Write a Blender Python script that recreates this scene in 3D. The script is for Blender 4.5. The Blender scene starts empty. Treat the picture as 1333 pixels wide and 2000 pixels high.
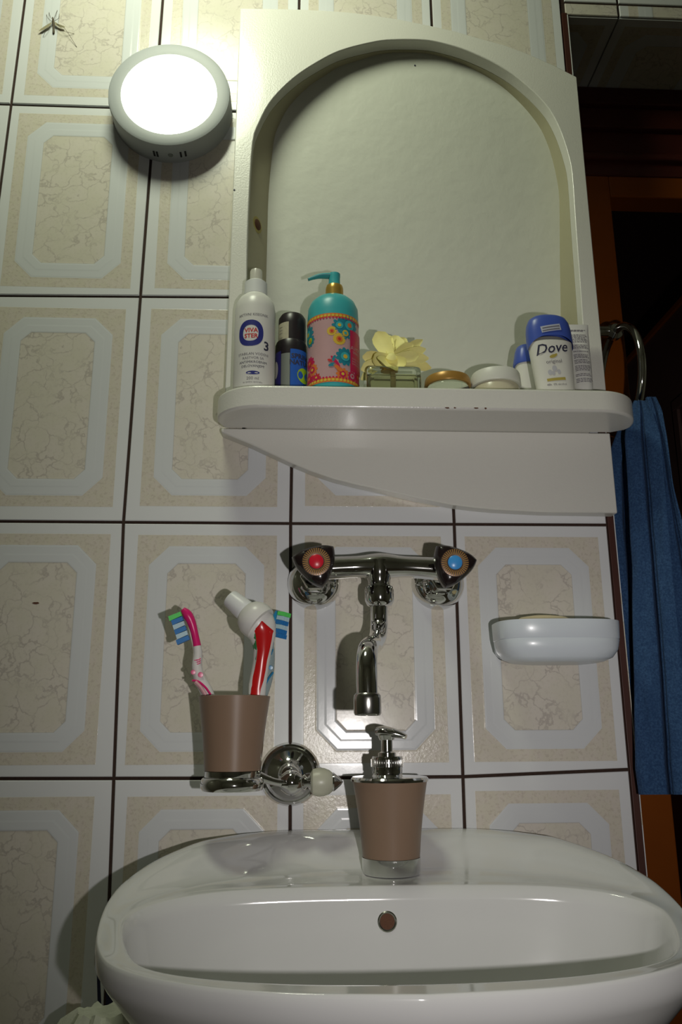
import bpy, bmesh, math, random
from mathutils import Vector, Matrix, noise
random.seed(7)
PI = math.pi
S = bpy.context.scene
COL = S.collection

# ---------------------------------------------------------------- camera
F, PIT, ROL, YAW = 1600.0, 0.255822, 0.005445, -0.051026
CAM = Vector((0.41020, -0.98794, -0.84872))
RM = Matrix.Rotation(YAW, 3, 'Z') @ Matrix.Rotation(PIT, 3, 'X') @ Matrix.Rotation(ROL, 3, 'Y')
cd = bpy.data.cameras.new('camera')
cam = bpy.data.objects.new('camera', cd)
COL.objects.link(cam)
cam.matrix_world = Matrix.Translation(CAM) @ (RM @ Matrix.Rotation(PI / 2, 3, 'X')).to_4x4()
cd.sensor_fit = 'HORIZONTAL'
cd.sensor_width = 36
cd.lens = 36 * F / 1333.0
cd.clip_start = 0.02
S.camera = cam

# ---------------------------------------------------------------- light
w = bpy.data.worlds.new('world')
S.world = w
w.use_nodes = True
w.node_tree.nodes['Background'].inputs[0].default_value = (0.75, 0.85, 0.55, 1)
w.node_tree.nodes['Background'].inputs[1].default_value = 0.004
S.view_settings.view_transform = 'Standard'
S.view_settings.look = 'None'
S.view_settings.gamma = 1
S.view_settings.use_curve_mapping = False
S.view_settings.exposure = 0.0


def lamp(name, kind, loc, energy, color, target=None, **kw):
    d = bpy.data.lights.new(name, kind)
    d.energy = energy
    d.color = color
    for k, v in kw.items():
        setattr(d, k, v)
    o = bpy.data.objects.new(name, d)
    COL.objects.link(o)
    o.location = loc
    if target is not None:
        o.rotation_euler = (Vector(target) - Vector(loc)).to_track_quat('-Z', 'Y').to_euler()
    return o


# camera flash, held upright: to the right of the lens
FL = CAM + RM @ Vector((0.125, -0.02, -0.03))
lamp('flash_light', 'SPOT', FL, 14.5, (1.0, 0.955, 0.93), (0.56, 0.0, -0.72), spot_size=math.radians(76), spot_blend=1.0, shadow_soft_size=0.008)
# greenish room lamp near the ceiling, above the frame
lamp('room_light', 'AREA', (0.21, -0.40, 0.36), 4.1, (0.94, 1.0, 0.76), (0.32, 0.0, -0.1), shape='DISK', size=0.24)


# ---------------------------------------------------------------- helpers
def ray(px, py):
    return RM @ Vector(((px - 666.5) / F, 1.0, (1000 - py) / F))


def P(px, py, Y):
    d = ray(px, py)
    return CAM + d * ((Y - CAM.y) / d.y)


def PX(px, py, X):
    d = ray(px, py)
    return CAM + d * ((X - CAM.x) / d.x)


def PZ(px, py, Z):
    d = ray(px, py)
    return CAM + d * ((Z - CAM.z) / d.z)


def tag(o, label, cat, group=None, kind=None):
    if label: o['label'] = label
    if cat: o['category'] = cat
    if group: o['group'] = group
    if kind: o['kind'] = kind
    return o


def empty(name, loc, label, cat, group=None):
    o = bpy.data.objects.new(name, None)
    COL.objects.link(o)
    o.location = loc
    o.empty_display_size = 0.01
    return tag(o, label, cat, group)


def mk(name, bm, m, parent=None, smooth=35, bevel=0, bseg=2, sub=0, label=None, recalc=True):
    """link a bmesh (world coordinates) as one mesh object"""
    if recalc:
        bmesh.ops.recalc_face_normals(bm, faces=bm.faces)
    me = bpy.data.meshes.new(name)
    bm.to_mesh(me)
    bm.free()
    for f in me.polygons:
        f.use_smooth = smooth > 0
    if smooth:
        me.set_sharp_from_angle(angle=math.radians(smooth))
    o = bpy.data.objects.new(name, me)
    COL.objects.link(o)
    mm = m if isinstance(m, list) else [m]
    for x in mm:
        me.materials.append(x)
    # put the origin at the middle of the mesh
    if len(me.vertices):
        co = [v.co for v in me.vertices]
        c = Vector([(min(v[i] for v in co) + max(v[i] for v in co)) / 2 for i in range(3)])
        me.transform(Matrix.Translation(-c))
        root = parent
        off = Vector((0, 0, 0))
        while root is not None:
            off += root.location
            root = root.parent
        o.location = c - off
    if parent is not None:
        o.parent = parent
    if bevel:
        b = o.modifiers.new('bevel', 'BEVEL')
        b.width = bevel
        b.segments = bseg
        b.limit_method = 'ANGLE'
        b.angle_limit = math.radians(40)
    if sub:
        s = o.modifiers.new('sub', 'SUBSURF')
        s.levels = sub
        s.render_levels = sub
    if label: o['label'] = label
    return o


def box(bm, x0, x1, y0, y1, z0, z1):
    vs = [bm.verts.new((x, y, z)) for z in (z0, z1) for y in (y0, y1) for x in (x0, x1)]
    for f in ((0, 1, 3, 2), (4, 6, 7, 5), (0, 4, 5, 1), (2, 3, 7, 6), (0, 2, 6, 4), (1, 5, 7, 3)):
        bm.faces.new([vs[i] for i in f])
    return bm


def nbox(*a):
    return box(bmesh.new(), *a)


def prism(pts, y0, y1, bm=None, axis='y'):
    """extrude a 2D outline; axis y: pts are (x,z); axis z: pts are (x,y); axis x: (y,z)"""
    bm = bm or bmesh.new()
    def q(a, b, t):
        return (a, t, b) if axis == 'y' else ((a, b, t) if axis == 'z' else (t, a, b))
    A = [bm.verts.new(q(p[0], p[1], y0)) for p in pts]
    B = [bm.verts.new(q(p[0], p[1], y1)) for p in pts]
    bm.faces.new(A)
    bm.faces.new(B[::-1])
    n = len(pts)
    for i in range(n):
        bm.faces.new((A[i], A[(i + 1) % n], B[(i + 1) % n], B[i]))
    return bm


def frame_from(d):
    d = Vector(d).normalized()
    u = Vector((0, 0, 1)) if abs(d.z) < 0.9 else Vector((1, 0, 0))
    a = d.cross(u).normalized()
    return a, a.cross(d).normalized()


def lathe(prof, c, axis=(0, 0, 1), seg=40, bm=None, cap=True, ex=1.0, ey=1.0):
    """prof: (r, h) along axis from c"""
    bm = bm or bmesh.new()
    ax = Vector(axis).normalized()
    if abs(ax.z) > 0.99:
        a, b = Vector((1, 0, 0)), Vector((0, 1, 0))
    else:
        a, b = frame_from(ax)
    c = Vector(c)
    rings = []
    for r, h in prof:
        if r < 1e-6:
            rings.append([bm.verts.new(c + ax * h)])
        else:
            rings.append([bm.verts.new(c + ax * h + a * (r * ex * math.cos(2 * PI * i / seg)) + b * (r * ey * math.sin(2 * PI * i / seg))) for i in range(seg)])
    for k in range(len(rings) - 1):
        A, B = rings[k], rings[k + 1]
        for i in range(seg):
            j = (i + 1) % seg
            if len(A) == 1 and len(B) == 1: continue
            if len(A) == 1: bm.faces.new((A[0], B[i], B[j]))
            elif len(B) == 1: bm.faces.new((A[i], A[j], B[0]))
            else: bm.faces.new((A[i], A[j], B[j], B[i]))
    if cap:
        for R in (rings[0], rings[-1]):
            if len(R) > 1: bm.faces.new(R)
    return bm


def smoothpath(pts, n=8):
    """Catmull-Rom through tuples of any length"""
    out = []
    m = len(pts)
    for i in range(m - 1):
        p0, p1, p2, p3 = pts[max(i - 1, 0)], pts[i], pts[i + 1], pts[min(i + 2, m - 1)]
        for k in range(n):
            t = k / n
            out.append(tuple(0.5 * (2 * b + (c - a) * t + (2 * a - 5 * b + 4 * c - d) * t * t + (3 * b - a - 3 * c + d) * t ** 3) for a, b, c, d in zip(p0, p1, p2, p3)))
    out.append(tuple(pts[-1]))
    return out


def tube(path, seg=16, bm=None, cap=True, flat=1.0, ref=None, closed=False):
    """path: (x,y,z,r); flat squeezes along the second frame axis"""
    bm = bm or bmesh.new()
    n = len(path)
    rings = []
    prev = None
    for i, p in enumerate(path):
        if closed:
            d = Vector(path[(i + 1) % n][:3]) - Vector(path[i - 1][:3])
        else:
            d = Vector(path[min(i + 1, n - 1)][:3]) - Vector(path[max(i - 1, 0)][:3])
        d.normalize()
        if ref is not None:
            b = (Vector(ref) - d * Vector(ref).dot(d)).normalized()
            a = b.cross(d)
        elif prev is None:
            a, b = frame_from(d)
        else:
            a = (prev - d * prev.dot(d)).normalized()
            b = a.cross(d)
        prev = a
        c = Vector(p[:3])
        r = p[3]
        rings.append([bm.verts.new(c + a * r * math.cos(2 * PI * k / seg) + b * r * flat * math.sin(2 * PI * k / seg)) for k in range(seg)])
    for i in range(n - 1 + (1 if closed else 0)):
        A, B = rings[i], rings[(i + 1) % n]
        for k in range(seg):
            bm.faces.new((A[k], A[(k + 1) % seg], B[(k + 1) % seg], B[k]))
    if cap and not closed:
        bm.faces.new(rings[0][::-1])
        bm.faces.new(rings[-1])
    return bm


# ---------------------------------------------------------------- materials
def mat(name, col, rough=0.5, metal=0.0, spec=0.5, coat=0.0, trans=0.0, ior=1.45, emit=None, noise_amt=0.0, noise_scale=30.0, bump=0.0, bscale=200.0, aniso=0.0, sheen=0.0):
    m = bpy.data.materials.new(name)
    m.use_nodes = True
    nt = m.node_tree
    b = nt.nodes['Principled BSDF']
    b.inputs['Base Color'].default_value = (*col, 1)
    b.inputs['Roughness'].default_value = rough
    b.inputs['Metallic'].default_value = metal
    b.inputs['Specular IOR Level'].default_value = spec
    b.inputs['Coat Weight'].default_value = coat
    b.inputs['Coat Roughness'].default_value = 0.08
    b.inputs['Transmission Weight'].default_value = trans
    b.inputs['IOR'].default_value = ior
    b.inputs['Sheen Weight'].default_value = sheen
    if emit:
        b.inputs['Emission Color'].default_value = (*emit[0], 1)
        b.inputs['Emission Strength'].default_value = emit[1]
    if noise_amt or bump:
        tc = nt.nodes.new('ShaderNodeTexCoord')
        if noise_amt:
            n = nt.nodes.new('ShaderNodeTexNoise')
            n.inputs['Scale'].default_value = noise_scale
            n.inputs['Detail'].default_value = 5
            nt.links.new(tc.outputs['Object'], n.inputs['Vector'])
            mx = nt.nodes.new('ShaderNodeMix')
            mx.data_type = 'RGBA'
            mx.inputs[6].default_value = (*[c * (1 - noise_amt) for c in col], 1)
            mx.inputs[7].default_value = (*[min(1, c * (1 + noise_amt)) for c in col], 1)
            nt.links.new(n.outputs['Fac'], mx.inputs[0])
            nt.links.new(mx.outputs[2], b.inputs['Base Color'])
        if bump:
            n2 = nt.nodes.new('ShaderNodeTexNoise')
            n2.inputs['Scale'].default_value = bscale
            n2.inputs['Detail'].default_value = 3
            nt.links.new(tc.outputs['Object'], n2.inputs['Vector'])
            bp = nt.nodes.new('ShaderNodeBump')
            bp.inputs['Strength'].default_value = bump
            bp.inputs['Distance'].default_value = 0.001
            nt.links.new(n2.outputs['Fac'], bp.inputs['Height'])
            nt.links.new(bp.outputs[0], b.inputs['Normal'])
    return m


class G:
    """tiny node-maths helper"""
    def __init__(s, m): s.nt = m.node_tree
    def n(s, op, *a):
        x = s.nt.nodes.new('ShaderNodeMath')
        x.operation = op
        for i, v in enumerate(a):
            if isinstance(v, (int, float)): x.inputs[i].default_value = v
            else: s.nt.links.new(v, x.inputs[i])
        return x.outputs[0]
    def mr(s, v, a, b, c=0.0, d=1.0, smooth=True):
        x = s.nt.nodes.new('ShaderNodeMapRange')
        x.interpolation_type = 'SMOOTHSTEP' if smooth else 'LINEAR'
        s.nt.links.new(v, x.inputs[0])
        for i, q in enumerate((a, b, c, d)): x.inputs[i + 1].default_value = q
        return x.outputs[0]
    def mix(s, f, a, b):
        x = s.nt.nodes.new('ShaderNodeMix')
        x.data_type = 'RGBA'
        if isinstance(f, (int, float)): x.inputs[0].default_value = f
        else: s.nt.links.new(f, x.inputs[0])
        for i, v in ((6, a), (7, b)):
            if isinstance(v, tuple): x.inputs[i].default_value = (*v, 1)
            else: s.nt.links.new(v, x.inputs[i])
        return x.outputs[2]
    def noise(s, vec, scale, detail=4, rough=0.5, dist=0.0):
        x = s.nt.nodes.new('ShaderNodeTexNoise')
        x.inputs['Scale'].default_value = scale
        x.inputs['Detail'].default_value = detail
        x.inputs['Roughness'].default_value = rough
        x.inputs['Distortion'].default_value = dist
        s.nt.links.new(vec, x.inputs['Vector'])
        return x.outputs['Fac']


def tile_material(name, dark=1.0):
    """glazed wall tile: white border, speckled beige band, raised white octagonal frame, veined beige field"""
    m = bpy.data.materials.new(name)
    m.use_nodes = True
    nt = m.node_tree
    g = G(m)
    b = nt.nodes['Principled BSDF']
    tc = nt.nodes.new('ShaderNodeTexCoord')
    sp = nt.nodes.new('ShaderNodeSeparateXYZ')
    nt.links.new(tc.outputs['Object'], sp.inputs[0])
    X = g.n('ABSOLUTE', sp.outputs[0])
    Z = g.n('ABSOLUTE', sp.outputs[2])
    oi = nt.nodes.new('ShaderNodeObjectInfo')
    ad = nt.nodes.new('ShaderNodeVectorMath')
    ad.operation = 'ADD'
    mul = nt.nodes.new('ShaderNodeVectorMath')
    mul.operation = 'SCALE'
    nt.links.new(oi.outputs['Location'], mul.inputs[0])
    mul.inputs['Scale'].default_value = 0.25
    nt.links.new(tc.outputs['Object'], ad.inputs[0])
    nt.links.new(mul.outputs[0], ad.inputs[1])
    V = ad.outputs[0]
    hx, hz = 0.0992, 0.1492

    def octo(ix, iz, ch):
        a, c = hx - ix, hz - iz
        d1 = g.n('MAXIMUM', g.n('SUBTRACT', X, a), g.n('SUBTRACT', Z, c))
        d2 = g.n('MULTIPLY', g.n('SUBTRACT', g.n('ADD', X, Z), a + c - ch), 0.7071)
        return g.n('MAXIMUM', d1, d2)
    dr = octo(0.0145, 0.0145, 0.0)       # rectangle where the beige band starts
    do = octo(0.0295, 0.0285, 0.0235)    # outside of the octagonal frame
    di = octo(0.0520, 0.0500, 0.0125)    # veined field
    # wobble-free masks
    m_band = g.mr(dr, 0.0003, -0.0003)
    m_ring = g.mr(do, 0.0003, -0.0003)
    m_in = g.mr(di, 0.0002, -0.0002)
    n1 = g.noise(V, 260, 5, 0.65)
    n2 = g.noise(V, 26, 4, 0.6)
    n3 = g.noise(V, 70, 4, 0.6)
    vo = nt.nodes.new('ShaderNodeTexVoronoi')
    vo.feature = 'DISTANCE_TO_EDGE'
    vo.inputs['Scale'].default_value = 34
    wv = nt.nodes.new('ShaderNodeTexNoise')
    wv.inputs['Scale'].default_value = 38
    wv.inputs['Detail'].default_value = 5
    nt.links.new(V, wv.inputs['Vector'])
    wm = nt.nodes.new('ShaderNodeVectorMath')
    wm.operation = 'SCALE'
    wm.inputs['Scale'].default_value = 0.055
    nt.links.new(wv.outputs['Color'], wm.inputs[0])
    wa = nt.nodes.new('ShaderNodeVectorMath')
    wa.operation = 'ADD'
    nt.links.new(V, wa.inputs[0])
    nt.links.new(wm.outputs[0], wa.inputs[1])
    nt.links.new(wa.outputs[0], vo.inputs['Vector'])
    vein = g.mr(vo.outputs['Distance'], 0.0, 0.06, 1.0, 0.0)
    vein = g.n('MULTIPLY', vein, g.mr(n2, 0.34, 0.58, 0.0, 0.6))
    speck = g.mr(n1, 0.50, 0.66, 0.0, 0.34)
    d = dark
    white = (0.66 * d, 0.67 * d, 0.68 * d)
    ringc = (0.60 * d, 0.615 * d, 0.63 * d)
    beige = g.mix(g.mr(n2, 0.35, 0.65), (0.60 * d, 0.565 * d, 0.48 * d), (0.62 * d, 0.575 * d, 0.51 * d))
    field = g.mix(vein, beige, (0.36 * d, 0.32 * d, 0.29 * d))
    field = g.mix(g.n('MULTIPLY', speck, 0.6), field, (0.44 * d, 0.40 * d, 0.34 * d))
    band = g.mix(g.mr(n3, 0.4, 0.62), (0.59 * d, 0.55 * d, 0.46 * d), (0.60 * d, 0.55 * d, 0.48 * d))
    band = g.mix(speck, band, (0.36 * d, 0.30 * d, 0.24 * d))
    c = g.mix(m_band, white, band)
    c = g.mix(m_ring, c, ringc)
    edge = g.n('MULTIPLY', g.mr(di, 0.0009, 0.0, 0.0, 1.0), g.mr(di, -0.0009, 0.0, 0.0, 1.0))
    c = g.mix(m_in, c, field)
    c = g.mix(g.n('MULTIPLY', edge, 0.35), c, (0.3 * d, 0.3 * d, 0.3 * d))
    nt.links.new(c, b.inputs['Base Color'])
    b.inputs['Roughness'].default_value = 0.17
    b.inputs['Specular IOR Level'].default_value = 0.3
    # relief: raised frame with two soft bevels, pitted band
    h = g.n('MULTIPLY', g.mr(dr, 0.0030, -0.0030), -0.06)
    h = g.n('ADD', h, g.n('MULTIPLY', g.mr(do, 0.0022, -0.0026), 0.55))
    h = g.n('ADD', h, g.n('MULTIPLY', g.mr(octo(0.040, 0.040, 0.018), 0.0016, -0.0016), 0.22))
    h = g.n('ADD', h, g.n('MULTIPLY', g.mr(di, 0.0022, -0.0022), -0.55))
    h = g.n('ADD', h, g.n('MULTIPLY', g.n('MULTIPLY', g.n('SUBTRACT', m_band, m_ring), n1), 0.35))
    h = g.n('ADD', h, g.n('MULTIPLY', n2, 0.2))
    bp = nt.nodes.new('ShaderNodeBump')
    bp.inputs['Strength'].default_value = 0.6
    bp.inputs['Distance'].default_value = 0.0009
    nt.links.new(h, bp.inputs['Height'])
    nt.links.new(bp.outputs[0], b.inputs['Normal'])
    return m


M = {}
M['tile'] = tile_material('glazed_tile')
M['grout'] = mat('dark_grout', (0.035, 0.018, 0.012), 0.9, noise_amt=0.5, noise_scale=300)
M['edge_brown'] = mat('brown_edge', (0.055, 0.016, 0.010), 0.5)
M['plaster'] = mat('plaster', (0.62, 0.62, 0.56), 0.9, bump=0.3, bscale=60)
M['cabinet'] = mat('cabinet_paint', (0.66, 0.65, 0.60), 0.28, coat=0.2, bump=0.22, bscale=420, noise_amt=0.02, noise_scale=12)
M['back'] = mat('recess_paint', (0.60, 0.61, 0.54), 0.6, bump=0.9, bscale=45, noise_amt=0.03, noise_scale=9)
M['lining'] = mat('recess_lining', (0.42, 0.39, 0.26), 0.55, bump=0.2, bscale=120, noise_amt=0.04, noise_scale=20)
M['ceramic'] = mat('ceramic', (0.64, 0.64, 0.635), 0.08, coat=0.6, spec=0.6, noise_amt=0.015, noise_scale=8)
M['chrome'] = mat('chrome', (0.72, 0.72, 0.71), 0.07, metal=1.0)
M['chrome_worn'] = mat('chrome_worn', (0.60, 0.59, 0.56), 0.20, metal=1.0, noise_amt=0.1, noise_scale=80)
M['black_plastic'] = mat('black_plastic', (0.014, 0.009, 0.009), 0.22, spec=0.5)
M['bronze'] = mat('bronze_plastic', (0.10, 0.060, 0.042), 0.35, metal=0.4)
M['red'] = mat('red_plastic', (0.55, 0.012, 0.03), 0.3)
M['blue_dot'] = mat('blue_plastic_dot', (0.05, 0.27, 0.62), 0.3)
M['brown'] = mat('taupe_plastic', (0.225, 0.150, 0.103), 0.32, spec=0.4, noise_amt=0.03, noise_scale=40)
M['clear'] = mat('clear_acrylic', (0.95, 0.95, 0.95), 0.03, trans=1.0, ior=1.3)
M['frost'] = mat('frosted_glass', (0.62, 0.62, 0.50), 0.35, spec=0.5, trans=0.35)
M['white_plastic'] = mat('white_plastic', (0.68, 0.69, 0.69), 0.35)
M['dish'] = mat('dish_plastic', (0.62, 0.67, 0.72), 0.28, coat=0.2)
M['soap'] = mat('soap', (0.66, 0.55, 0.36), 0.5)
M['lamp_body'] = mat('lamp_body', (0.37, 0.39, 0.40), 0.5)
M['dark_hole'] = mat('dark_hole', (0.02, 0.02, 0.02), 0.8)
M['glow'] = mat('lamp_diffuser', (0.9, 0.9, 0.88), 0.5, emit=((0.93, 1.0, 0.82), 5.0))
M['teal'] = mat('teal_plastic', (0.05, 0.37, 0.40), 0.35)
M['gold'] = mat('gold_plastic', (0.52, 0.33, 0.07), 0.28, metal=0.55)
M['gold_lid'] = mat('gold_lid', (0.40, 0.22, 0.05), 0.35, metal=0.3)
M['ink_dark'] = mat('ink_dark', (0.03, 0.03, 0.06), 0.5)
M['ink_grey'] = mat('ink_grey', (0.13, 0.12, 0.14), 0.5)
M['navy'] = mat('ink_navy', (0.025, 0.03, 0.19), 0.4)
M['ink_red'] = mat('ink_red', (0.50, 0.03, 0.03), 0.4)
M['bottle_white'] = mat('bottle_white', (0.66, 0.65, 0.62), 0.32)
M['cap_clear'] = mat('cap_clear', (0.66, 0.64, 0.57), 0.2, trans=0.25)
M['deo_black'] = mat('deo_black', (0.018, 0.013, 0.016), 0.35)
M['sticker'] = mat('paper_sticker', (0.40, 0.37, 0.27), 0.6, noise_amt=0.15, noise_scale=300)
M['label_blue'] = mat('label_blue', (0.025, 0.10, 0.42), 0.3)
M['label_violet'] = mat('label_violet', (0.04, 0.035, 0.22), 0.3)
M['lime'] = mat('lime', (0.33, 0.50, 0.02), 0.4)
M['grey_panel'] = mat('grey_panel', (0.20, 0.22, 0.20), 0.35)
M['pinklabel'] = mat('label_mauve', (0.47, 0.29, 0.30), 0.35, noise_amt=0.12, noise_scale=25)
M['magenta'] = mat('ink_magenta', (0.50, 0.015, 0.08), 0.35)
M['orange'] = mat('ink_orange', (0.62, 0.17, 0.04), 0.35)
M['yellow_ink'] = mat('ink_yellow', (0.62, 0.42, 0.05), 0.35)
M['teal_ink'] = mat('ink_teal', (0.02, 0.20, 0.27), 0.35)
M['petal'] = mat('petal', (0.84, 0.78, 0.30), 0.6, noise_amt=0.12, noise_scale=60)
M['oil'] = mat('scented_oil', (0.92, 0.90, 0.62), 0.05, trans=0.9, ior=1.4)
M['glass'] = mat('glass', (0.92, 0.97, 0.90), 0.02, trans=1.0, ior=1.45)
M['wick'] = mat('wick', (0.60, 0.48, 0.22), 0.7)
M['lid_white'] = mat('lid_white', (0.64, 0.64, 0.58), 0.4)
M['cream'] = mat('cream_glass', (0.52, 0.48, 0.35), 0.25)
M['dovewhite'] = mat('stick_white', (0.67, 0.66, 0.60), 0.35)
M['doveblue'] = mat('cap_blue', (0.055, 0.10, 0.42), 0.35)
M['dovegold'] = mat('ink_gold', (0.42, 0.34, 0.08), 0.4)
M['navy_strap'] = mat('navy_strap', (0.012, 0.012, 0.045), 0.6)
M['bag'] = mat('plastic_bag', (0.60, 0.62, 0.50), 0.3, trans=0.15, bump=1.0, bscale=130)
M['pink'] = mat('brush_pink', (0.62, 0.015, 0.15), 0.3)
M['pinkpale'] = mat('brush_pale_pink', (0.62, 0.35, 0.38), 0.3)
M['brushwhite'] = mat('brush_white', (0.64, 0.62, 0.60), 0.3)
M['brushblue'] = mat('brush_blue', (0.02, 0.19, 0.38), 0.3)
M['brushclear'] = mat('brush_clear', (0.42, 0.52, 0.54), 0.15, trans=0.4)
M['bristle_g'] = mat('bristle_green', (0.10, 0.62, 0.12), 0.5)
M['bristle_b'] = mat('bristle_blue', (0.015, 0.16, 0.45), 0.5)
M['bristle_w'] = mat('bristle_pale', (0.42, 0.58, 0.66), 0.5)
M['tubered'] = mat('paste_red', (0.50, 0.012, 0.012), 0.25)
M['tubegreen'] = mat('paste_green', (0.03, 0.22, 0.07), 0.3)
M['insect'] = mat('insect', (0.07, 0.05, 0.025), 0.6)
M['wing'] = mat('wing', (0.26, 0.23, 0.14), 0.5)
M['wood_dark'] = mat('dark_wood', (0.075, 0.016, 0.011), 0.28, noise_amt=0.35, noise_scale=14)
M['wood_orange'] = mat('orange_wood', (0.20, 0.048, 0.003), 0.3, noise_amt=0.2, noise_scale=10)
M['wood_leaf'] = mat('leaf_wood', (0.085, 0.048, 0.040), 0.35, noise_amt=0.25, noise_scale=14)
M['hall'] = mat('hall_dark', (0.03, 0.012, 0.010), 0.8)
M['rust'] = mat('rust', (0.10, 0.04, 0.02), 0.8, noise_amt=0.4, noise_scale=900)
M['stain'] = mat('rust_stain', (0.42, 0.36, 0.12), 0.7)


def towel_material():
    m = mat('terry_blue', (0.05, 0.13, 0.33), 0.95)
    nt = m.node_tree
    g = G(m)
    tc = nt.nodes.new('ShaderNodeTexCoord')
    n = g.noise(tc.outputs['Object'], 420, 4, 0.7)
    n2 = g.noise(tc.outputs['Object'], 60, 3)
    c = g.mix(g.mr(n, 0.35, 0.7), (0.015, 0.048, 0.130), (0.042, 0.106, 0.23))
    c = g.mix(g.mr(n2, 0.35, 0.7, 0.0, 0.35), c, (0.015, 0.05, 0.135))
    b = nt.nodes['Principled BSDF']
    nt.links.new(c, b.inputs['Base Color'])
    bp = nt.nodes.new('ShaderNodeBump')
    bp.inputs['Strength'].default_value = 1.0
    bp.inputs['Distance'].default_value = 0.0016
    nt.links.new(n, bp.inputs['Height'])
    nt.links.new(bp.outputs[0], b.inputs['Normal'])
    return m


M['towel'] = towel_material()

# ---------------------------------------------------------------- room shell
FZ, CZ = -1.84, 0.62          # floor, ceiling
XE = 0.803                    # right end of the tiled wall
ZS = 0.188                    # soffit over the doorway recess
YD = 0.152                    # plane of the door frame
GR = 0.0025                   # tile thickness


def structure(name, bm, m, **kw):
    o = mk(name, bm, m, **kw)
    o['kind'] = 'structure'
    return o


# opening of the cabinet recess, front edge, measured on the plane of the front board
YB = -0.02
arch_px = [(480, 757), (480, 680), (481, 620), (482, 560), (483, 480), (487, 378), (494, 277), (507, 238), (526, 202), (552, 172), (583, 145), (617, 123), (652, 104), (683, 93), (715, 85), (746, 79), (778, 77), (810, 77), (841, 79), (873, 86), (904, 95), (936, 108), (967, 123), (1000, 143), (1030, 167), (1054, 190), (1074, 214), (1088, 239), (1099, 265), (1110, 300), (1118, 340), (1125, 441), (1134, 560), (1141, 660), (1148, 757)]
ARCH = [(P(x, y, YB).x, P(x, y, YB).z) for x, y in arch_px]
SHT = P(800, 757, -0.09).z      # shelf top
SHB = P(800, 800, -0.09).z      # shelf underside
ARCH[0] = (ARCH[0][0], SHT - 0.004)
ARCH[-1] = (ARCH[-1][0], SHT - 0.004)
AT, AB = max(p[1] for p in ARCH), SHT


def yback(z):                   # the back of the recess leans: deeper at the bottom
    t = (AT - z) / (AT - AB)
    return 0.004 + 0.088 * t


def cut(o, cutter_bm):
    me = bpy.data.meshes.new('cutter')
    bmesh.ops.recalc_face_normals(cutter_bm, faces=cutter_bm.faces)
    cutter_bm.to_mesh(me)
    cutter_bm.free()
    c = bpy.data.objects.new('cutter', me)
    COL.objects.link(c)
    md = o.modifiers.new('b', 'BOOLEAN')
    md.operation = 'DIFFERENCE'
    md.solver = 'EXACT'
    md.object = c
    bpy.context.view_layer.update()
    dg = bpy.context.evaluated_depsgraph_get()
    nm = bpy.data.meshes.new_from_object(o.evaluated_get(dg))
    o.modifiers.remove(md)
    o.data = nm
    bpy.data.objects.remove(c)
    bpy.data.meshes.remove(me)


cx0 = sum(p[0] for p in ARCH) / len(ARCH)
# the lining narrows towards the back on the left side
inner_px = [(519, 757), (519, 680), (519, 620), (520, 560), (522, 480), (525, 378), (535, 277), (546, 243), (562, 212), (583, 188), (607, 166), (636, 147), (664, 130), (692, 121)]
BACK = []
for i, (x, z) in enumerate(ARCH):
    if i < len(inner_px):
        Y = 0.05
        for _ in range(6):
            Y = yback(P(*inner_px[i], Y).z)
        q = P(*inner_px[i], Y)
        BACK.append((q.x, q.z))
    else:
        BACK.append((x, z))
i0 = len(inner_px)
for k in range(3):
    t = (k + 1) / 4
    dx, dz_ = BACK[i0 - 1][0] - ARCH[i0 - 1][0], BACK[i0 - 1][1] - ARCH[i0 - 1][1]
    BACK[i0 + k] = (ARCH[i0 + k][0] + dx * (1 - t), ARCH[i0 + k][1] + dz_ * (1 - t))
BACK[0] = (BACK[0][0], ARCH[0][1])
ARCH = smoothpath(ARCH, 3)
BACK = smoothpath(BACK, 3)


def opening_prism(grow, y0, y1):
    pts = []
    for x, z in ARCH:
        pts.append((x + (grow if x > cx0 else -grow), z + (grow if z > -0.1 else 0)))
    pts[0] = (pts[0][0], SHB - 0.002)
    pts[-1] = (pts[-1][0], SHB - 0.002)
    return prism(pts, y0, y1)


wall = structure('wall_back', nbox(-0.9, XE, GR, 0.15, FZ, CZ), M['grout'], smooth=0)
cut(wall, opening_prism(0.0045, -0.1, 0.14))


def interp(pts, t):
    for (a, va), (b, vb) in zip(pts, pts[1:]):
        if t <= b or (b, vb) == pts[-1]:
            return va + (vb - va) * (t - a) / (b - a)


def colx(c, z):
    px = {0: [(2, 350), (48, 0)], 1: [(222, 1521), (241, 1020), (318, 0)], 2: [(567, 1610), (568, 1022), (585, 3)], 3: [(908, 1600), (888, 1023), (843, 15)]}
    if c < 0: return colx(0, z) + 0.2005 * c
    if c == 4: return XE - 0.0045
    q = sorted((P(x, y, 0).z, P(x, y, 0).x) for x, y in px[c])
    z = max(min(z, 0.3), -1.3)
    return interp(q, z)


def rowz(r, x):
    px = {0: [(0, 204), (215, 208)], 1: [(0, 577), (440, 580)], 2: [(0, 1018), (568, 1022), (1197, 1025)], 3: [(0, 1521), (567, 1520), (906, 1517), (1232, 1503)]}
    if r < 0: return P(100, 206, 0).z - 0.3017 * r
    if r > 3: return -0.912 - 0.3017 * (r - 3)
    if r == 0: return P(100, 206, 0).z
    q = [(P(a, b, 0).x, P(a, b, 0).z) for a, b in px[r]]
    return interp(q, max(x, -0.3))


def corner(c, r):
    z = -0.3017 * r
    x = colx(c, z)
    z = rowz(r, x)
    return colx(c, z), z


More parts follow.
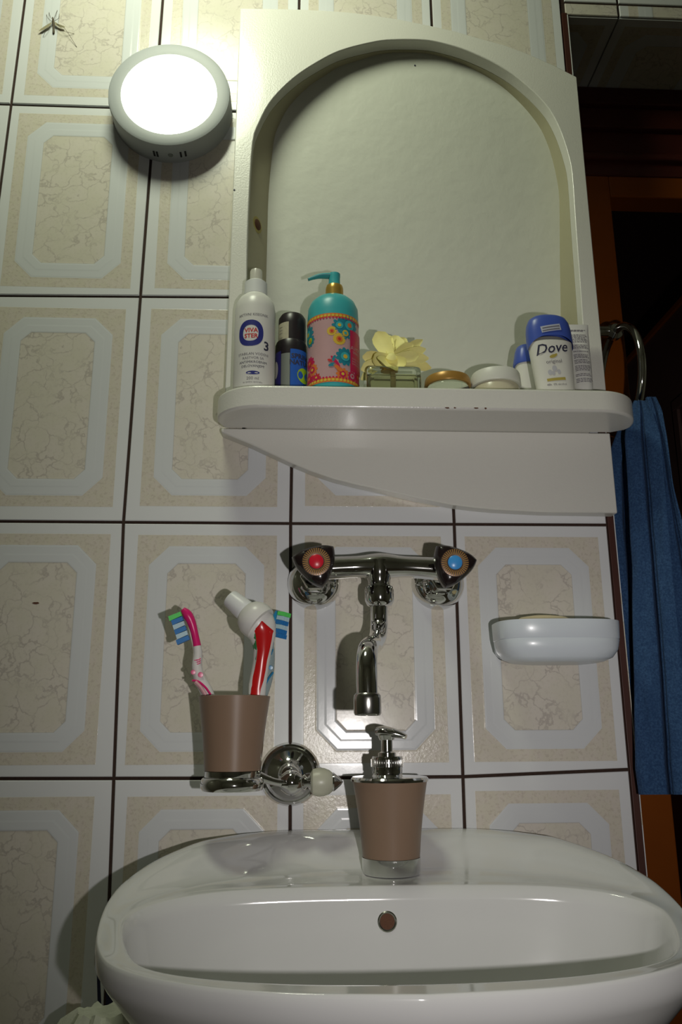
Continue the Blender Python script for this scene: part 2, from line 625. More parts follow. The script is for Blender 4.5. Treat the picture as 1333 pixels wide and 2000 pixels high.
def flat_tile(cs, y0, thick, parent, mt, gap=0.0019):
    """cs: four (x,z) corners counter-clockwise from lower left; front faces -Y"""
    cx = sum(c[0] for c in cs) / 4
    cz = sum(c[1] for c in cs) / 4
    bm = bmesh.new()
    def ins(c, g):
        return (c[0] + (g if c[0] < cx else -g), c[1] + (g if c[1] < cz else -g))
    rings = []
    for g, y in ((gap, y0 + thick), (gap, y0 + 0.0008), (gap + 0.0008, y0)):
        rings.append([bm.verts.new((ins(c, g)[0], y, ins(c, g)[1])) for c in cs])
    for a, b in zip(rings, rings[1:]):
        for i in range(4):
            bm.faces.new((a[i], a[(i + 1) % 4], b[(i + 1) % 4], b[i]))
    bm.faces.new(rings[0][::-1])
    bm.faces.new(rings[-1])
    return mk('tile', bm, mt, parent, smooth=0)


for c in range(-4, 4):
    for r in range(-2, 6):
        cs = [corner(c, r + 1), corner(c + 1, r + 1), corner(c + 1, r), corner(c, r)]
        if r == -2:
            cs[2] = (cs[2][0], CZ - 0.001)
            cs[3] = (cs[3][0], CZ - 0.001)
        if c in (1, 2, 3) and r == 0 and c == 2:
            continue          # wholly behind the cabinet opening
        t = flat_tile(cs, 0.0, GR, wall, M['tile'])
        if c in (1, 2, 3) and r in (-1, 0, 1):
            bmw = opening_prism(0.0045, -0.1, 0.1)
            # tile meshes are local to their own origin
            off = t.location + wall.location
            for v in bmw.verts: v.co -= off
            # cut in local space
            loc, t.location = t.location.copy(), Vector((0, 0, 0))
            par, t.parent = t.parent, None
            cut(t, bmw)
            t.location, t.parent = loc, par

# brown strip at the outer corner, thin white edge of the reveal tile
structure('trim_1', nbox(XE - 0.0045, XE + 0.0035, -0.0004, 0.012, FZ, ZS + 0.004), M['edge_brown'], smooth=0, bevel=0.0006)
rev = structure('wall_reveal', nbox(XE + 0.0035, XE + 0.0045, -0.0008, YD, FZ, ZS), M['tile'], smooth=0)

# over the doorway: front tiles and tiled soffit
hd = structure('wall_header', nbox(XE, 2.0, GR, YD + 0.1, ZS + 0.0045, CZ), M['grout'], smooth=0)
for i in range(6):
    x0 = 0.887 + 0.2 * (i - 1)
    x1 = x0 + 0.2
    if i == 0: x0 = XE
    for z0, z1 in ((ZS, 0.212), (0.2125, 0.5125), (0.513, CZ - 0.001)):
        cs = [(x0, z0), (x1, z0), (x1, z1), (x0, z1)]
        flat_tile(cs, 0.0, GR, hd, M['tile'])
    # soffit tile, seen from below
    bm = bmesh.new()
    box(bm, x0 + 0.0012, x1 - 0.0012, 0.0035, 0.2995, ZS, ZS + 0.0045)
    y0t = 0.0
    bmesh.ops.delete(bm, geom=[], context='VERTS')
    # tile is cut at the door frame: keep pattern centred on a full tile
    o = mk('tile', bm, M['tile'], hd, smooth=0)
    # rotate so that its local Z runs along world Y (pattern lies on the underside)
    me = o.data
    cx_ = (x0 + x1) / 2 if i else x1 - 0.1
    sh = o.location.x + hd.location.x - cx_
    for v in me.vertices:
        x, y, z = v.co
        v.co = (x + sh, -z, y)
    o.location.x -= sh
    o.rotation_euler = (PI / 2 * 3, 0, 0)
    for v in me.vertices:
        x, y, z = v.co
        v.co = (x, -y, -z)
    # clip at the frame
    for v in me.vertices:
        wy = 0.15 + (-1) * 0
    o.scale = (1, 1, 1)

# frame of the doorway
def dz(py, Y=YD): return P(1240, py, Y).z
dj = structure('door_frame_1', nbox(XE - 0.02, 0.912, YD, YD + 0.04, FZ, dz(345)), M['wood_orange'], smooth=0, bevel=0.002)
structure('trim_2', nbox(0.912, 1.9, YD, YD + 0.04, dz(385), dz(345)), M['wood_orange'], smooth=0, bevel=0.002)
hb = structure('trim_3', nbox(XE - 0.02, 1.9, YD - 0.002, YD + 0.045, dz(345), dz(298)), M['wood_dark'], smooth=0, bevel=0.002)
structure('trim_4', nbox(XE - 0.02, 1.9, YD - 0.012, YD + 0.045, dz(320), dz(308)), M['wood_dark'], smooth=0, bevel=0.003)
structure('trim_5', nbox(XE - 0.02, 1.9, YD + 0.004, YD + 0.045, dz(298), dz(255)), M['wood_dark'], smooth=0, bevel=0.002)
structure('trim_6', nbox(XE - 0.02, 1.9, YD - 0.006, YD + 0.045, dz(255), dz(216)), M['wood_dark'], smooth=0, bevel=0.003)
structure('trim_7', nbox(XE - 0.02, 1.9, YD - 0.014, YD + 0.045, dz(216), ZS - 0.001), M['wood_dark'], smooth=0, bevel=0.002)

# open door leaf, seen through the doorway
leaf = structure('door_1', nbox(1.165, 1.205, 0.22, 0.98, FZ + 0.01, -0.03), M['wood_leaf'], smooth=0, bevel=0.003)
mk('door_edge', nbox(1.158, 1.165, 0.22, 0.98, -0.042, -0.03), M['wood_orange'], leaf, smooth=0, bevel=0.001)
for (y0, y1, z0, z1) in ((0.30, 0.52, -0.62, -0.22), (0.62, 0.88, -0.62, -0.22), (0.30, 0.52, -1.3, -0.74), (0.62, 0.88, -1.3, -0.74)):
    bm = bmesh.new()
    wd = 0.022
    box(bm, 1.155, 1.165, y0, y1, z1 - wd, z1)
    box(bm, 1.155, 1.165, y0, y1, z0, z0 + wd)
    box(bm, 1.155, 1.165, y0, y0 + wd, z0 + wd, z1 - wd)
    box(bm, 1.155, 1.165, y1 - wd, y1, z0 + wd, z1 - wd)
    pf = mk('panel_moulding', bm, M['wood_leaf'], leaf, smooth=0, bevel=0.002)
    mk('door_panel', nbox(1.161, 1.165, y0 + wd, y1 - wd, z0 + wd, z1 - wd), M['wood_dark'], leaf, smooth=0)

# room around, outside the photograph
structure('ceiling', nbox(-0.9, 2.0, -2.1, GR, CZ, CZ + 0.05), M['plaster'], smooth=0)
structure('floor', nbox(-0.9, 2.0, -2.1, 1.5, FZ - 0.05, FZ), mat('floor_tile', (0.25, 0.2, 0.16), 0.3), smooth=0)
M['wallpaint'] = mat('side_wall_glaze', (0.42, 0.40, 0.34), 0.25)
structure('wall_left', nbox(-0.95, -0.9, -2.1, 0.15, FZ, CZ), M['wallpaint'], smooth=0)
structure('wall_right', nbox(2.0, 2.05, -2.1, 1.5, FZ, CZ), M['wallpaint'], smooth=0)
structure('wall_front', nbox(-0.95, 2.05, -2.15, -2.1, FZ, CZ), M['wallpaint'], smooth=0)
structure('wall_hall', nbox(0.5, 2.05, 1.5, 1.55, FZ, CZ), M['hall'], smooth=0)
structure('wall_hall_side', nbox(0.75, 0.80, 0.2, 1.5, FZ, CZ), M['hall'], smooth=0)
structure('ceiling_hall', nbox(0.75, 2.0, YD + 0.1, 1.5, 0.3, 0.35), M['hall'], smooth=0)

# ---------------------------------------------------------------- mirror cabinet
def q2(x, y, Y=YB):
    p = P(x, y, Y)
    return (p.x, p.z)

cab = empty('wall_cabinet', (0.56, 0.0, SHT), 'white painted wall cabinet with arched open recess, rounded shelf and curved lower panel', 'cabinet')
top_px = [(1127, 150), (1080, 126), (1030, 104), (985, 87.5), (935, 74), (890, 61), (841, 50), (778, 37), (730, 30), (683, 24), (630, 20), (583, 18), (520, 16.5), (472, 16)]
XL, XR = 0.3135, 0.8045
outer = [(XR, SHT)] + [q2(*p) for p in top_px] + [(XL, SHT)]
outer[1] = (XR, outer[1][1])
outer[-2] = (XL + 0.004, outer[-2][1])
board = [outer[0]] + outer[1:] + [(ARCH[0][0], SHT)] + ARCH[1:-1] + [(ARCH[-1][0], SHT)]
mk('front_board', prism(board, YB, -0.0005), M['cabinet'], cab, smooth=30, bevel=0.0012)
# lining strip of the recess
bm = bmesh.new()
R = []
for i, (x, z) in enumerate(ARCH):
    a = Vector(ARCH[max(i - 1, 0)])
    b = Vector(ARCH[min(i + 1, len(ARCH) - 1)])
    d = (b - a).normalized()
    nrm = Vector((-d[1], d[0])) * 0.0035     # outward
    yb = yback(z)
    xb, zb_ = BACK[i]
    yb = yback(zb_)
    R.append([bm.verts.new(v) for v in ((x, -0.0005, z), (xb, yb, zb_), (xb + nrm[0], yb, zb_ + nrm[1]), (x + nrm[0], -0.0005, z + nrm[1]))])
for a, b in zip(R, R[1:]):
    for k in range(4):
        bm.faces.new((a[k], a[(k + 1) % 4], b[(k + 1) % 4], b[k]))
mk('recess_lining', bm, M['lining'], cab, smooth=40)
# leaning back panel
bm = bmesh.new()
A = [bm.verts.new((x, yback(z) , z)) for x, z in BACK]
B = [bm.verts.new((x, yback(z) + 0.006, z)) for x, z in BACK]
bm.faces.new(A); bm.faces.new(B[::-1])
for i in range(len(A)):
    j = (i + 1) % len(A)
    bm.faces.new((A[i], A[j], B[j], B[i]))
mk('back_panel', bm, M['back'], cab, smooth=0)
# shelf: front part with rounded corners, tongue reaching into the recess
sl, sr = P(424, 800, -0.05).x, P(1236, 795, -0.05).x
YF = -0.092
pts = []
rad = 0.055
for k in range(13):
    a = PI + (PI / 2) * k / 12
    pts.append((sl + rad + rad * math.cos(a), YF + rad * 0.95 + rad * 0.95 * math.sin(a)))
for k in range(13):
    a = 1.5 * PI + (PI / 2) * k / 12
    pts.append((sr - rad + rad * math.cos(a), YF + rad * 0.95 + rad * 0.95 * math.sin(a)))
pts += [(sr - 0.004, -0.030), (XR, -0.0195), (ARCH[-1][0] - 0.0002, -0.0195), (ARCH[-1][0] - 0.0002, yback(SHT)), (ARCH[0][0] + 0.0002, yback(SHT)), (ARCH[0][0] + 0.0002, -0.0195), (XL, -0.0195)]
mk('shelf', prism(pts, SHB, SHT, axis='z'), M['cabinet'], cab, smooth=30, bevel=0.003, bseg=3)
low_px = [(431, 844), (462, 856), (494, 869), (530, 886), (567, 903), (608, 920), (652, 935), (700, 947), (747, 957), (815, 973), (885, 986), (925, 991), (967, 995), (1062, 1000), (1197, 1002)]
low = [q2(*p) for p in low_px]
low[-1] = (XR, low[-1][1])
low = [(XL - 0.003, SHB)] + [(XL - 0.003, low[0][1])] + low[1:] + [(XR, SHB)]
mk('lower_panel', prism(low, YB, -0.0005), M['cabinet'], cab, smooth=30, bevel=0.0015)
# rusty screw and stain on the back panel at the left
def on_back(px, py, lift=0.0):
    Y = 0.04
    for _ in range(8):
        Y = yback(P(px, py, Y).z)
    return P(px, py, Y - lift)
bdir = Vector((0, -1, -(0.085 / (AT - AB)) * 1.0)).normalized()
def on_lining(px, py):
    # left lining: between the front outline and the back outline
    best = None
    for i in range(1, 40):
        for (a, b) in ((i, i + 1),):
            A_, B_, C_ = Vector((ARCH[a][0], -0.0005, ARCH[a][1])), Vector((ARCH[b][0], -0.0005, ARCH[b][1])), Vector((BACK[a][0], yback(BACK[a][1]), BACK[a][1]))
            n_ = (B_ - A_).cross(C_ - A_).normalized()
            d = ray(px, py)
            t = (A_ - CAM).dot(n_) / d.dot(n_)
            p = CAM + d * t
            if ARCH[a][1] - .005 <= p.z <= ARCH[b][1] + .005:
                return p, (n_ if n_.dot(CAM - p) > 0 else -n_)
scp, bdir_s = on_lining(503, 439)
mk('rust_stain', lathe([(0, -0.0002), (0.0120, -0.0002), (0.0115, 0.0003), (0, 0.0004)], scp, bdir_s, 20), M['stain'], cab)
mk('screw', lathe([(0, -0.0005), (0.0080, -0.0005), (0.0075, 0.0014), (0.004, 0.0026), (0, 0.0028)], scp, bdir_s, 16), M['rust'], cab)
# painted-over nail on the frame, chips of paint on the shelf edge
for px, py in ((458, 371), (811, 128)):
    p = P(px, py, YB) if px < 600 else on_back(px, py)
    mk('nail_head', lathe([(0.0014, 0), (0.0012, 0.0006), (0, 0.0009)], p, (0, -1, 0), 10), M['ink_dark'], cab)
for i, (px, wx) in enumerate(((873, 0.007), (888, 0.003), (930, 0.006), (948, 0.003))):
    p = P(px, 776.5 + random.uniform(-1, 2), YF)
    bm = bmesh.new()
    pp = []
    for k in range(9):
        a = 2 * PI * k / 9
        rr = 0.5 * wx * random.uniform(0.6, 1.1)
        pp.append((p.x + rr * math.cos(a), SHB + 0.0022 + 0.0010 * math.sin(a) * random.uniform(0.5, 1.3)))
    mk('paint_chip', prism(pp, YF - 0.0003, YF + 0.0005), M['rust'], cab, smooth=0)

# ---------------------------------------------------------------- round panel lamp
lc = Vector((0.2255, 0, -0.0075))
lampo = empty('wall_lamp', (lc.x, 0, lc.z), 'round white panel lamp, switched on, on the tiles left of the cabinet', 'lamp')
mk('body', lathe([(0.0835, 0.0), (0.0835, 0.030), (0.0825, 0.0345), (0.079, 0.0365), (0.0655, 0.0355), (0.0655, 0.030), (0, 0.030)], (lc.x, -0.0002, lc.z), (0, -1, 0), 72), M['lamp_body'], lampo, cap=True) if False else mk('body', lathe([(0, 0), (0.0835, 0.0), (0.0835, 0.030), (0.0825, 0.0345), (0.079, 0.0362), (0.0655, 0.0350), (0.0655, 0.030), (0, 0.030)], (lc.x, -0.0002, lc.z), (0, -1, 0), 72), M['lamp_body'], lampo)
mk('diffuser', lathe([(0, 0.0302), (0.0650, 0.0302), (0.0650, 0.0344), (0, 0.0350)], (lc.x, -0.0002, lc.z), (0, -1, 0), 72), M['glow'], lampo)
for px in (302, 308, 354, 363):
    p = P(px, 292, -0.016)
    ang = math.asin(max(-1, min(1, (p.x - lc.x) / 0.0835)))
    x, z = lc.x + 0.0835 * math.sin(ang), lc.z - 0.0835 * math.cos(ang)
    bm = nbox(-0.0013, 0.0013, -0.005, 0.005, -0.0006, 0.0004)
    bm.transform(Matrix.Translation((x, -0.016, z)) @ Matrix.Rotation(-ang, 4, 'Y'))
    mk('vent_slot', bm, M['dark_hole'], lampo, smooth=0)
p = P(334, 294, -0.016)
ang = math.asin((p.x - lc.x) / 0.0835)
mk('switch_mark', lathe([(0, 0), (0.0036, 0), (0.0034, 0.0008), (0.0016, 0.0009), (0, 0.0004)], (lc.x + 0.0833 * math.sin(ang), -0.016, lc.z - 0.0833 * math.cos(ang)), (math.sin(ang), 0, -math.cos(ang)), 14), M['grey_panel'], lampo)

# ---------------------------------------------------------------- crane fly
fy = empty('crane_fly', P(105, 48, 0), 'thin brown crane fly resting on the tile above and left of the lamp', 'insect')
def W3(px, py, h): return P(px, py, -h)
bp_ = [(*W3(103, 34, .003), .0008), (*W3(104, 40, .004), .0014), (*W3(105, 46, .004), .0016), (*W3(105, 54, .003), .0012), (*W3(105, 62, .002), .0016), (*W3(105, 65, .002), .0006)]
mk('body', tube(smoothpath(bp_, 4), 8), M['insect'], fy)
for pts_ in (((103, 42), (92, 48), (80, 56), (75, 61), (84, 59), (96, 52)), ((107, 42), (114, 47), (126, 51), (127, 54), (118, 54), (108, 49))):
    bm = bmesh.new()
    a = [bm.verts.new(W3(x, y, .0040)) for x, y in pts_]
    b = [bm.verts.new(W3(x, y, .0037)) for x, y in pts_]
    bm.faces.new(a); bm.faces.new(b[::-1])
    for i in range(len(a)):
        bm.faces.new((a[i], a[(i + 1) % len(a)], b[(i + 1) % len(a)], b[i]))
    mk('wing', bm, M['wing'], fy, smooth=0)
for leg in (((104, 40), (98, 32), (96, 24)), ((103, 43), (94, 36), (91, 28)), ((105, 39), (108, 30), (112, 20)), ((106, 41), (114, 36), (116, 27)), ((106, 48), (122, 60), (145, 66)), ((107, 46), (126, 55), (150, 92)), ((102, 46), (90, 60), (84, 72))):
    hs = (0.003, 0.006, 0.0004)
    pth = [(*W3(x, y, h), 0.00028) for (x, y), h in zip(leg, hs)]
    mk('leg', tube(smoothpath(pth, 3), 5), M['insect'], fy)

# ---------------------------------------------------------------- small things on the shelf
def prof(cx, Y, pts, full=None):
    """silhouette in half-widths and rows, measured at distance Y -> (radius, height above the shelf)"""
    out = []
    top = None
    for hw, y in pts:
        a, b = P(cx, y, Y), P(cx + hw, y, Y)
        r = (b - a).length
        if full and y >= full:
            r = (P(cx + pts[0][0], 700, Y) - P(cx, 700, Y)).length
        out.append((min(r, out[0][0]) if out else r, a.z - SHT))
    return out


def base(cx, Y, y=700):
    p = P(cx, y, Y)
    return Vector((p.x, Y, SHT + 0.0003))


def text_mesh(body, size, spacing=1.0, bold=0.0, shear=0.0):
    cu = bpy.data.curves.new('t', 'FONT')
    cu.body = body
    cu.size = size
    cu.align_x = 'CENTER'
    cu.align_y = 'CENTER'
    cu.space_character = spacing
    cu.offset = bold
    cu.shear = shear
    cu.resolution_u = 2
    o = bpy.data.objects.new('t', cu)
    COL.objects.link(o)
    bpy.context.view_layer.update()
    dg = bpy.context.evaluated_depsgraph_get()
    me = bpy.data.meshes.new_from_object(o.evaluated_get(dg))
    bpy.data.objects.remove(o)
    bpy.data.curves.remove(cu)
    bm = bmesh.new()
    bm.from_mesh(me)
    bpy.data.meshes.remove(me)
    return bm


def cylmap(c, R, phi0=0.0, lift=0.00025):
    """(u, v) in metres -> a point on a vertical cylinder; phi0 turns it away from facing -Y"""
    def f(u, v):
        a = u / R + phi0
        r = R(v) if callable(R) else R
        return Vector((c.x + (r + lift) * math.sin(a), c.y - (r + lift) * math.cos(a), c.z + v))
    return f


def facing(c):
    d = CAM - c
    return math.atan2(d.x, -d.y)


def wrap(bm, f, du, dv, rot=0.0, sx=1.0):
    for v in bm.verts:
        x, y = v.co.x * sx, v.co.y
        x, y = x * math.cos(rot) - y * math.sin(rot), x * math.sin(rot) + y * math.cos(rot)
        v.co = f(x + du, y + dv)
    return bm


def disc2(bm, x, y, r, n=18, ry=None, rot=0.0):
    ry = ry or r
    c = bm.verts.new((x, y, 0))
    vs = []
    for k in range(n):
        a = 2 * PI * k / n
        u, v = r * math.cos(a), ry * math.sin(a)
        vs.append(bm.verts.new((x + u * math.cos(rot) - v * math.sin(rot), y + u * math.sin(rot) + v * math.cos(rot), 0)))
    for k in range(n):
        bm.faces.new((c, vs[k], vs[(k + 1) % n]))


def ring2(bm, x, y, r0, r1, n=32, e=1.0, pw=2.0):
    def pt(r, k, rr):
        a = 2 * PI * k / n
        ca, sa = math.cos(a), math.sin(a)
        q = (abs(ca) ** pw + abs(sa) ** pw) ** (-1 / pw)
        return (x + r * q * ca, y + (r * e) * q * sa, 0)
    A = [bm.verts.new(pt(r0, k, 0)) for k in range(n)]
    B = [bm.verts.new(pt(r1, k, 0)) for k in range(n)]
    for k in range(n):
        bm.faces.new((A[k], A[(k + 1) % n], B[(k + 1) % n], B[k]))


def rect2(bm, x0, x1, y0, y1, nx=10, ny=2):
    g_ = [[bm.verts.new((x0 + (x1 - x0) * i / nx, y0 + (y1 - y0) * j / ny, 0)) for i in range(nx + 1)] for j in range(ny + 1)]
    for j in range(ny):
        for i in range(nx):
            bm.faces.new((g_[j][i], g_[j][i + 1], g_[j + 1][i + 1], g_[j + 1][i]))


RFRONT = {497: .027, 569: .020, 571: .018, 651: .034, 1082: .014, 1134: .010}
def V2(py, cx, Y):
    """row -> height above the shelf, on the front of the object"""
    return P(cx, py, Y - RFRONT.get(cx, 0)).z - SHT


# --- white spray bottle
Y1 = -0.042
c = base(497, Y1)
t1 = empty('spray_bottle', c, 'white spray bottle with clear cap and blue oval emblem, leftmost on the shelf', 'bottle')
pb = prof(497, Y1, [(40, 740), (40.5, 640), (40, 612), (37, 598), (31, 588), (24, 582), (21, 579)], 612)
Rb = pb[0][0]
mk('body', lathe([(0, 0), (Rb * .96, 0), (Rb, 0.003)] + pb[1:] + [(0, pb[-1][1])], c, seg=56), M['bottle_white'], t1)
pc = prof(496, Y1, [(22.5, 580), (22.5, 573), (22, 556), (18, 553)])
mk('collar', lathe([(pc[0][0], pc[0][1])] + pc[1:] + [(0, pc[-1][1])], c, seg=40), M['white_plastic'], t1)
pn = prof(496, Y1, [(12, 553), (11.8, 532), (11, 530)])
mk('cap', lathe([(pn[0][0], pn[0][1])] + pn[1:] + [(0, pn[-1][1] + 0.001)], c, seg=32), M['cap_clear'], t1)
f = cylmap(c, Rb, facing(c) - 0.02)
s_ = 1.0 / 1500
def T(body, size, du, py, m, parent, f, cx, Y, sx=1.0, rot=0.0, bold=0.0, shear=0.0, name='lettering'):
    bm = wrap(text_mesh(body, size, bold=bold, shear=shear), f, du, V2(py, cx, Y), rot, sx)
    return mk(name, bm, m, parent, smooth=0, recalc=False)
bm = bmesh.new()
ring2(bm, 0, 0, 0.0098, 0.0160, 40, 1.10, 2.35)
mk('emblem', wrap(bm, f, -0.0048, V2(649, 497, Y1)), M['navy'], t1, smooth=0, recalc=False)
T('VIVA', 0.0078, -0.0042, 644, M['ink_red'], t1, f, 497, Y1, bold=0.0002)
T('STER', 0.0078, -0.0042, 655, M['ink_red'], t1, f, 497, Y1, bold=0.0002)
T('3', 0.0165, 0.0158, 673, M['ink_dark'], t1, f, 497, Y1, bold=0.0004)
T('AKTIVNI KISEONIK', 0.0050, -0.002, 613, M['ink_grey'], t1, f, 497, Y1, sx=0.92)
for body, py, sz, mm_ in (('STABILAN VODENI', 690, .0047, 'ink_grey'), ('RASTVOR SA', 698, .0047, 'ink_grey'), ('ANTIMIKROBNIM', 706, .0046, 'ink_dark'), ('DELOVANJEM!', 714, .0046, 'ink_dark'), ('200 ml', 738, .0056, 'ink_grey'), ('za spoljnu upotrebu', 745, .003, 'ink_grey')):
    T(body, sz, -0.001, py, M[mm_], t1, f, 497, Y1)
bm = bmesh.new()
disc2(bm, 0, 0, 0.0085, 24, 0.0024)
mk('seal', wrap(bm, f, -0.001, V2(727, 497, Y1)), M['navy'], t1, smooth=0, recalc=False)

# --- black deodorant with blue label
Y2 = -0.004
c = base(569, Y2)
t2 = empty('deodorant', c, 'black-capped deodorant with blue label, right of the white spray bottle', 'deodorant')
pb = prof(569, Y2, [(31.5, 740), (31.5, 690), (31, 679), (29, 674)], 685)
Rb = pb[0][0]
mk('body', lathe([(0, 0), (Rb * .97, 0), (Rb, 0.002)] + pb[1:] + [(0, pb[-1][1])], c, seg=48), M['deo_black'], t2)
pc = prof(571, Y2, [(27, 675), (28, 668), (28, 640), (26.5, 627), (22, 620), (14, 617), (0, 616)])
mk('cap', lathe([pc[0]] + pc[1:], c + Vector((0.001, 0, 0)), seg=48), M['deo_black'], t2)
f = cylmap(c, Rb, facing(c))
def panel(x0, x1, py0, py1, m, parent, f, cx, Y, name='label_panel', nx=10, v0=None):
    bm = bmesh.new()
    a = V2(py1, cx, Y) if v0 is None else v0
    rect2(bm, x0, x1, a, V2(py0, cx, Y), nx, 1)
    return mk(name, wrap(bm, f, 0, 0), m, parent, smooth=60, recalc=False)
panel(-0.028, -0.0140, 684, 0, M['label_violet'], t2, f, 569, Y2, v0=0.002)
panel(-0.0135, -0.0015, 690, 0, M['grey_panel'], t2, f, 569, Y2, v0=0.002)
panel(-0.0010, 0.0340, 682, 0, M['label_blue'], t2, f, 569, Y2, v0=0.002, nx=12)
f2 = cylmap(c, Rb, facing(c), 0.0005)
T('SPRING', 0.0092, 0.0155, 696, M['ink_dark'], t2, f2, 569, Y2, bold=0.0003)
T('NATURE', 0.0092, 0.0155, 708, M['ink_dark'], t2, f2, 569, Y2, bold=0.0003)
bm = bmesh.new()
disc2(bm, 0, 0, 0.0105, 24)
mk('lime_slice', wrap(bm, f2, 0.0185, V2(731, 569, Y2)), M['lime'], t2, smooth=0, recalc=False)
bm = bmesh.new()
disc2(bm, 0, 0, 0.005, 20, 0.012)
mk('label_spot', wrap(bm, f2, -0.0235, V2(718, 569, Y2)), M['bottle_white'], t2, smooth=0, recalc=False)
f3 = cylmap(c + Vector((0.001, 0, 0)), pc[1][0], facing(c), 0.0003)
panel(-0.0235, -0.0045, 628, 669, M['sticker'], t2, f3, 571, Y2, name='price_sticker')
for py in (636, 642, 648, 657, 663):
    T('ıııııııı', 0.0034, -0.0165, py, M['ink_grey'], t2, cylmap(c + Vector((0.001, 0, 0)), pc[1][0], facing(c), 0.0005), 571, Y2)

# --- teal pump bottle with printed label
Y3 = -0.022
c = base(651, Y3)
t3 = empty('pump_bottle', c, 'turquoise pump bottle with gold collar and colourful flower print on the shelf', 'bottle')
pb = prof(651, Y3, [(50, 740), (50.5, 640), (50.5, 625), (48.5, 610), (43, 598), (34, 590), (22, 586), (17, 585)], 622)
Rb = pb[0][0]
mk('body', lathe([(0, 0), (Rb * .96, 0), (Rb, 0.003)] + pb[1:] + [(0, pb[-1][1])], c, seg=64), M['teal'], t3)
pc = prof(655, Y3, [(17.5, 587), (19, 583), (17.5, 578), (19.5, 574), (17.5, 570), (19, 566), (16, 561), (14, 560)])
mk('collar', lathe([pc[0]] + pc[1:] + [(0, pc[-1][1])], c + Vector((.002, 0, 0)), seg=40), M['gold'], t3)
ps = prof(655, Y3, [(11.5, 562), (11, 545), (12.5, 542), (13.5, 540), (12, 537), (0, 536)])
bm = lathe([ps[0]] + ps[1:], c + Vector((.002, 0, 0)), seg=32)
hz = V2(541, 655, Y3)
bx = c.x + .002
pth = [(bx + .004, c.y, c.z + hz + .0006, .0062), (bx - .008, c.y, c.z + hz + .0010, .0060), (bx - .020, c.y, c.z + hz + .0002, .0048), (bx - .029, c.y, c.z + hz - .0028, .0034), (bx - .0345, c.y, c.z + hz - .0052, .0028)]
tube(smoothpath(pth, 4), 14, bm, flat=0.55, ref=(0, 0, 1))
mk('pump_head', bm, M['teal'], t3)
f = cylmap(c, Rb, facing(c))
f2 = cylmap(c, Rb, facing(c), 0.0005)
f3 = cylmap(c, Rb, facing(c), 0.0008)
f4 = cylmap(c, Rb, facing(c), 0.0011)
panel(-0.050, 0.052, 617, 742, M['pinklabel'], t3, f, 651, Y3, nx=40, name='label')
zt, zb_ = V2(615, 651, Y3), V2(741, 651, Y3)
for zz, mm_ in ((zt, 'orange'), (zb_, 'orange')):
    bm = bmesh.new()
    rect2(bm, -0.050, 0.052, zz - .003, zz + .003, 40, 1)
    wrap(bm, f2, 0, 0)
    mk('label_border', bm, M[mm_], t3, smooth=60, recalc=False)
    bm = bmesh.new()
    for k in range(21):
        disc2(bm, -0.048 + k * 0.0048, zz, 0.0019, 10)
    mk('label_dots', wrap(bm, f3, 0, 0), M['yellow_ink'], t3, smooth=0, recalc=False)
    bm = bmesh.new()
    for k in range(25):
        disc2(bm, -0.049 + k * 0.0041, zz + (-.0032 if zz == zt else .0032), 0.0013, 8)
    mk('label_dots', wrap(bm, f3, 0, 0), M['magenta'], t3, smooth=0, recalc=False)
def flower(u, py, r, cols, petals=10, sub=1.0):
    v = V2(py, 651, Y3)
    bm = bmesh.new()
    for k in range(petals):
        a = 2 * PI * k / petals
        disc2(bm, u + r * .68 * math.cos(a), v + r * .68 * math.sin(a), r * .36, 10, r * .24, a)
    disc2(bm, u, v, r * .7, 24)
    mk('print_flower', wrap(bm, f2, 0, 0), M[cols[0]], t3, smooth=0, recalc=False)
    bm = bmesh.new()
    disc2(bm, u, v, r * .5, 20)
    mk('print_flower', wrap(bm, f3, 0, 0), M[cols[1]], t3, smooth=0, recalc=False)
    bm = bmesh.new()
    disc2(bm, u, v, r * .24, 14)
    mk('print_flower', wrap(bm, f4, 0, 0), M[cols[2]], t3, smooth=0, recalc=False)
flower(0.022, 631, .0135, ('teal_ink', 'teal', 'orange'), 12)
flower(0.008, 634, .0095, ('teal_ink', 'teal', 'yellow_ink'), 8)
flower(0.016, 648, .0085, ('teal_ink', 'yellow_ink', 'teal'), 8)
flower(-0.0015, 646, .0062, ('yellow_ink', 'orange', 'ink_red'), 14)
flower(0.0080, 661, .0080, ('yellow_ink', 'orange', 'ink_red'), 16)
flower(0.0155, 694, .0120, ('teal_ink', 'teal', 'yellow_ink'), 11)
flower(-0.040, 640, .0125, ('teal_ink', 'teal', 'yellow_ink'), 10)
flower(-0.034, 655, .0085, ('teal_ink', 'lime', 'orange'), 10)
flower(-0.035, 700, .0095, ('magenta', 'ink_red', 'orange'), 10)
flower(-0.029, 715, .0085, ('orange', 'magenta', 'yellow_ink'), 10)
flower(-0.036, 730, .0100, ('magenta', 'ink_red', 'orange'), 10)
flower(-0.022, 733, .0060, ('ink_red', 'magenta', 'yellow_ink'), 8)
flower(0.012, 729, .0085, ('orange', 'magenta', 'yellow_ink'), 10)
flower(0.026, 729, .0070, ('magenta', 'pinklabel', 'magenta'), 10)
flower(0.038, 725, .0090, ('magenta', 'ink_red', 'orange'), 10)
for (u, py, rx, ry, rot, mm_) in ((0.003, 706, .0095, .0022, 2.2, 'magenta'), (-0.001, 712, .005, .0022, 0.3, 'teal_ink'), (0.001, 700, .0045, .002, 1.2, 'teal_ink'), (0.006, 718, .007, .0025, 2.4, 'orange'), (-0.003, 704, .004, .0018, 2.8, 'ink_red')):
    bm = bmesh.new()
    disc2(bm, u, V2(py, 651, Y3), rx, 16, ry, rot)
    mk('print_leaf', wrap(bm, f4, 0, 0), M[mm_], t3, smooth=0, recalc=False)
bm = bmesh.new()
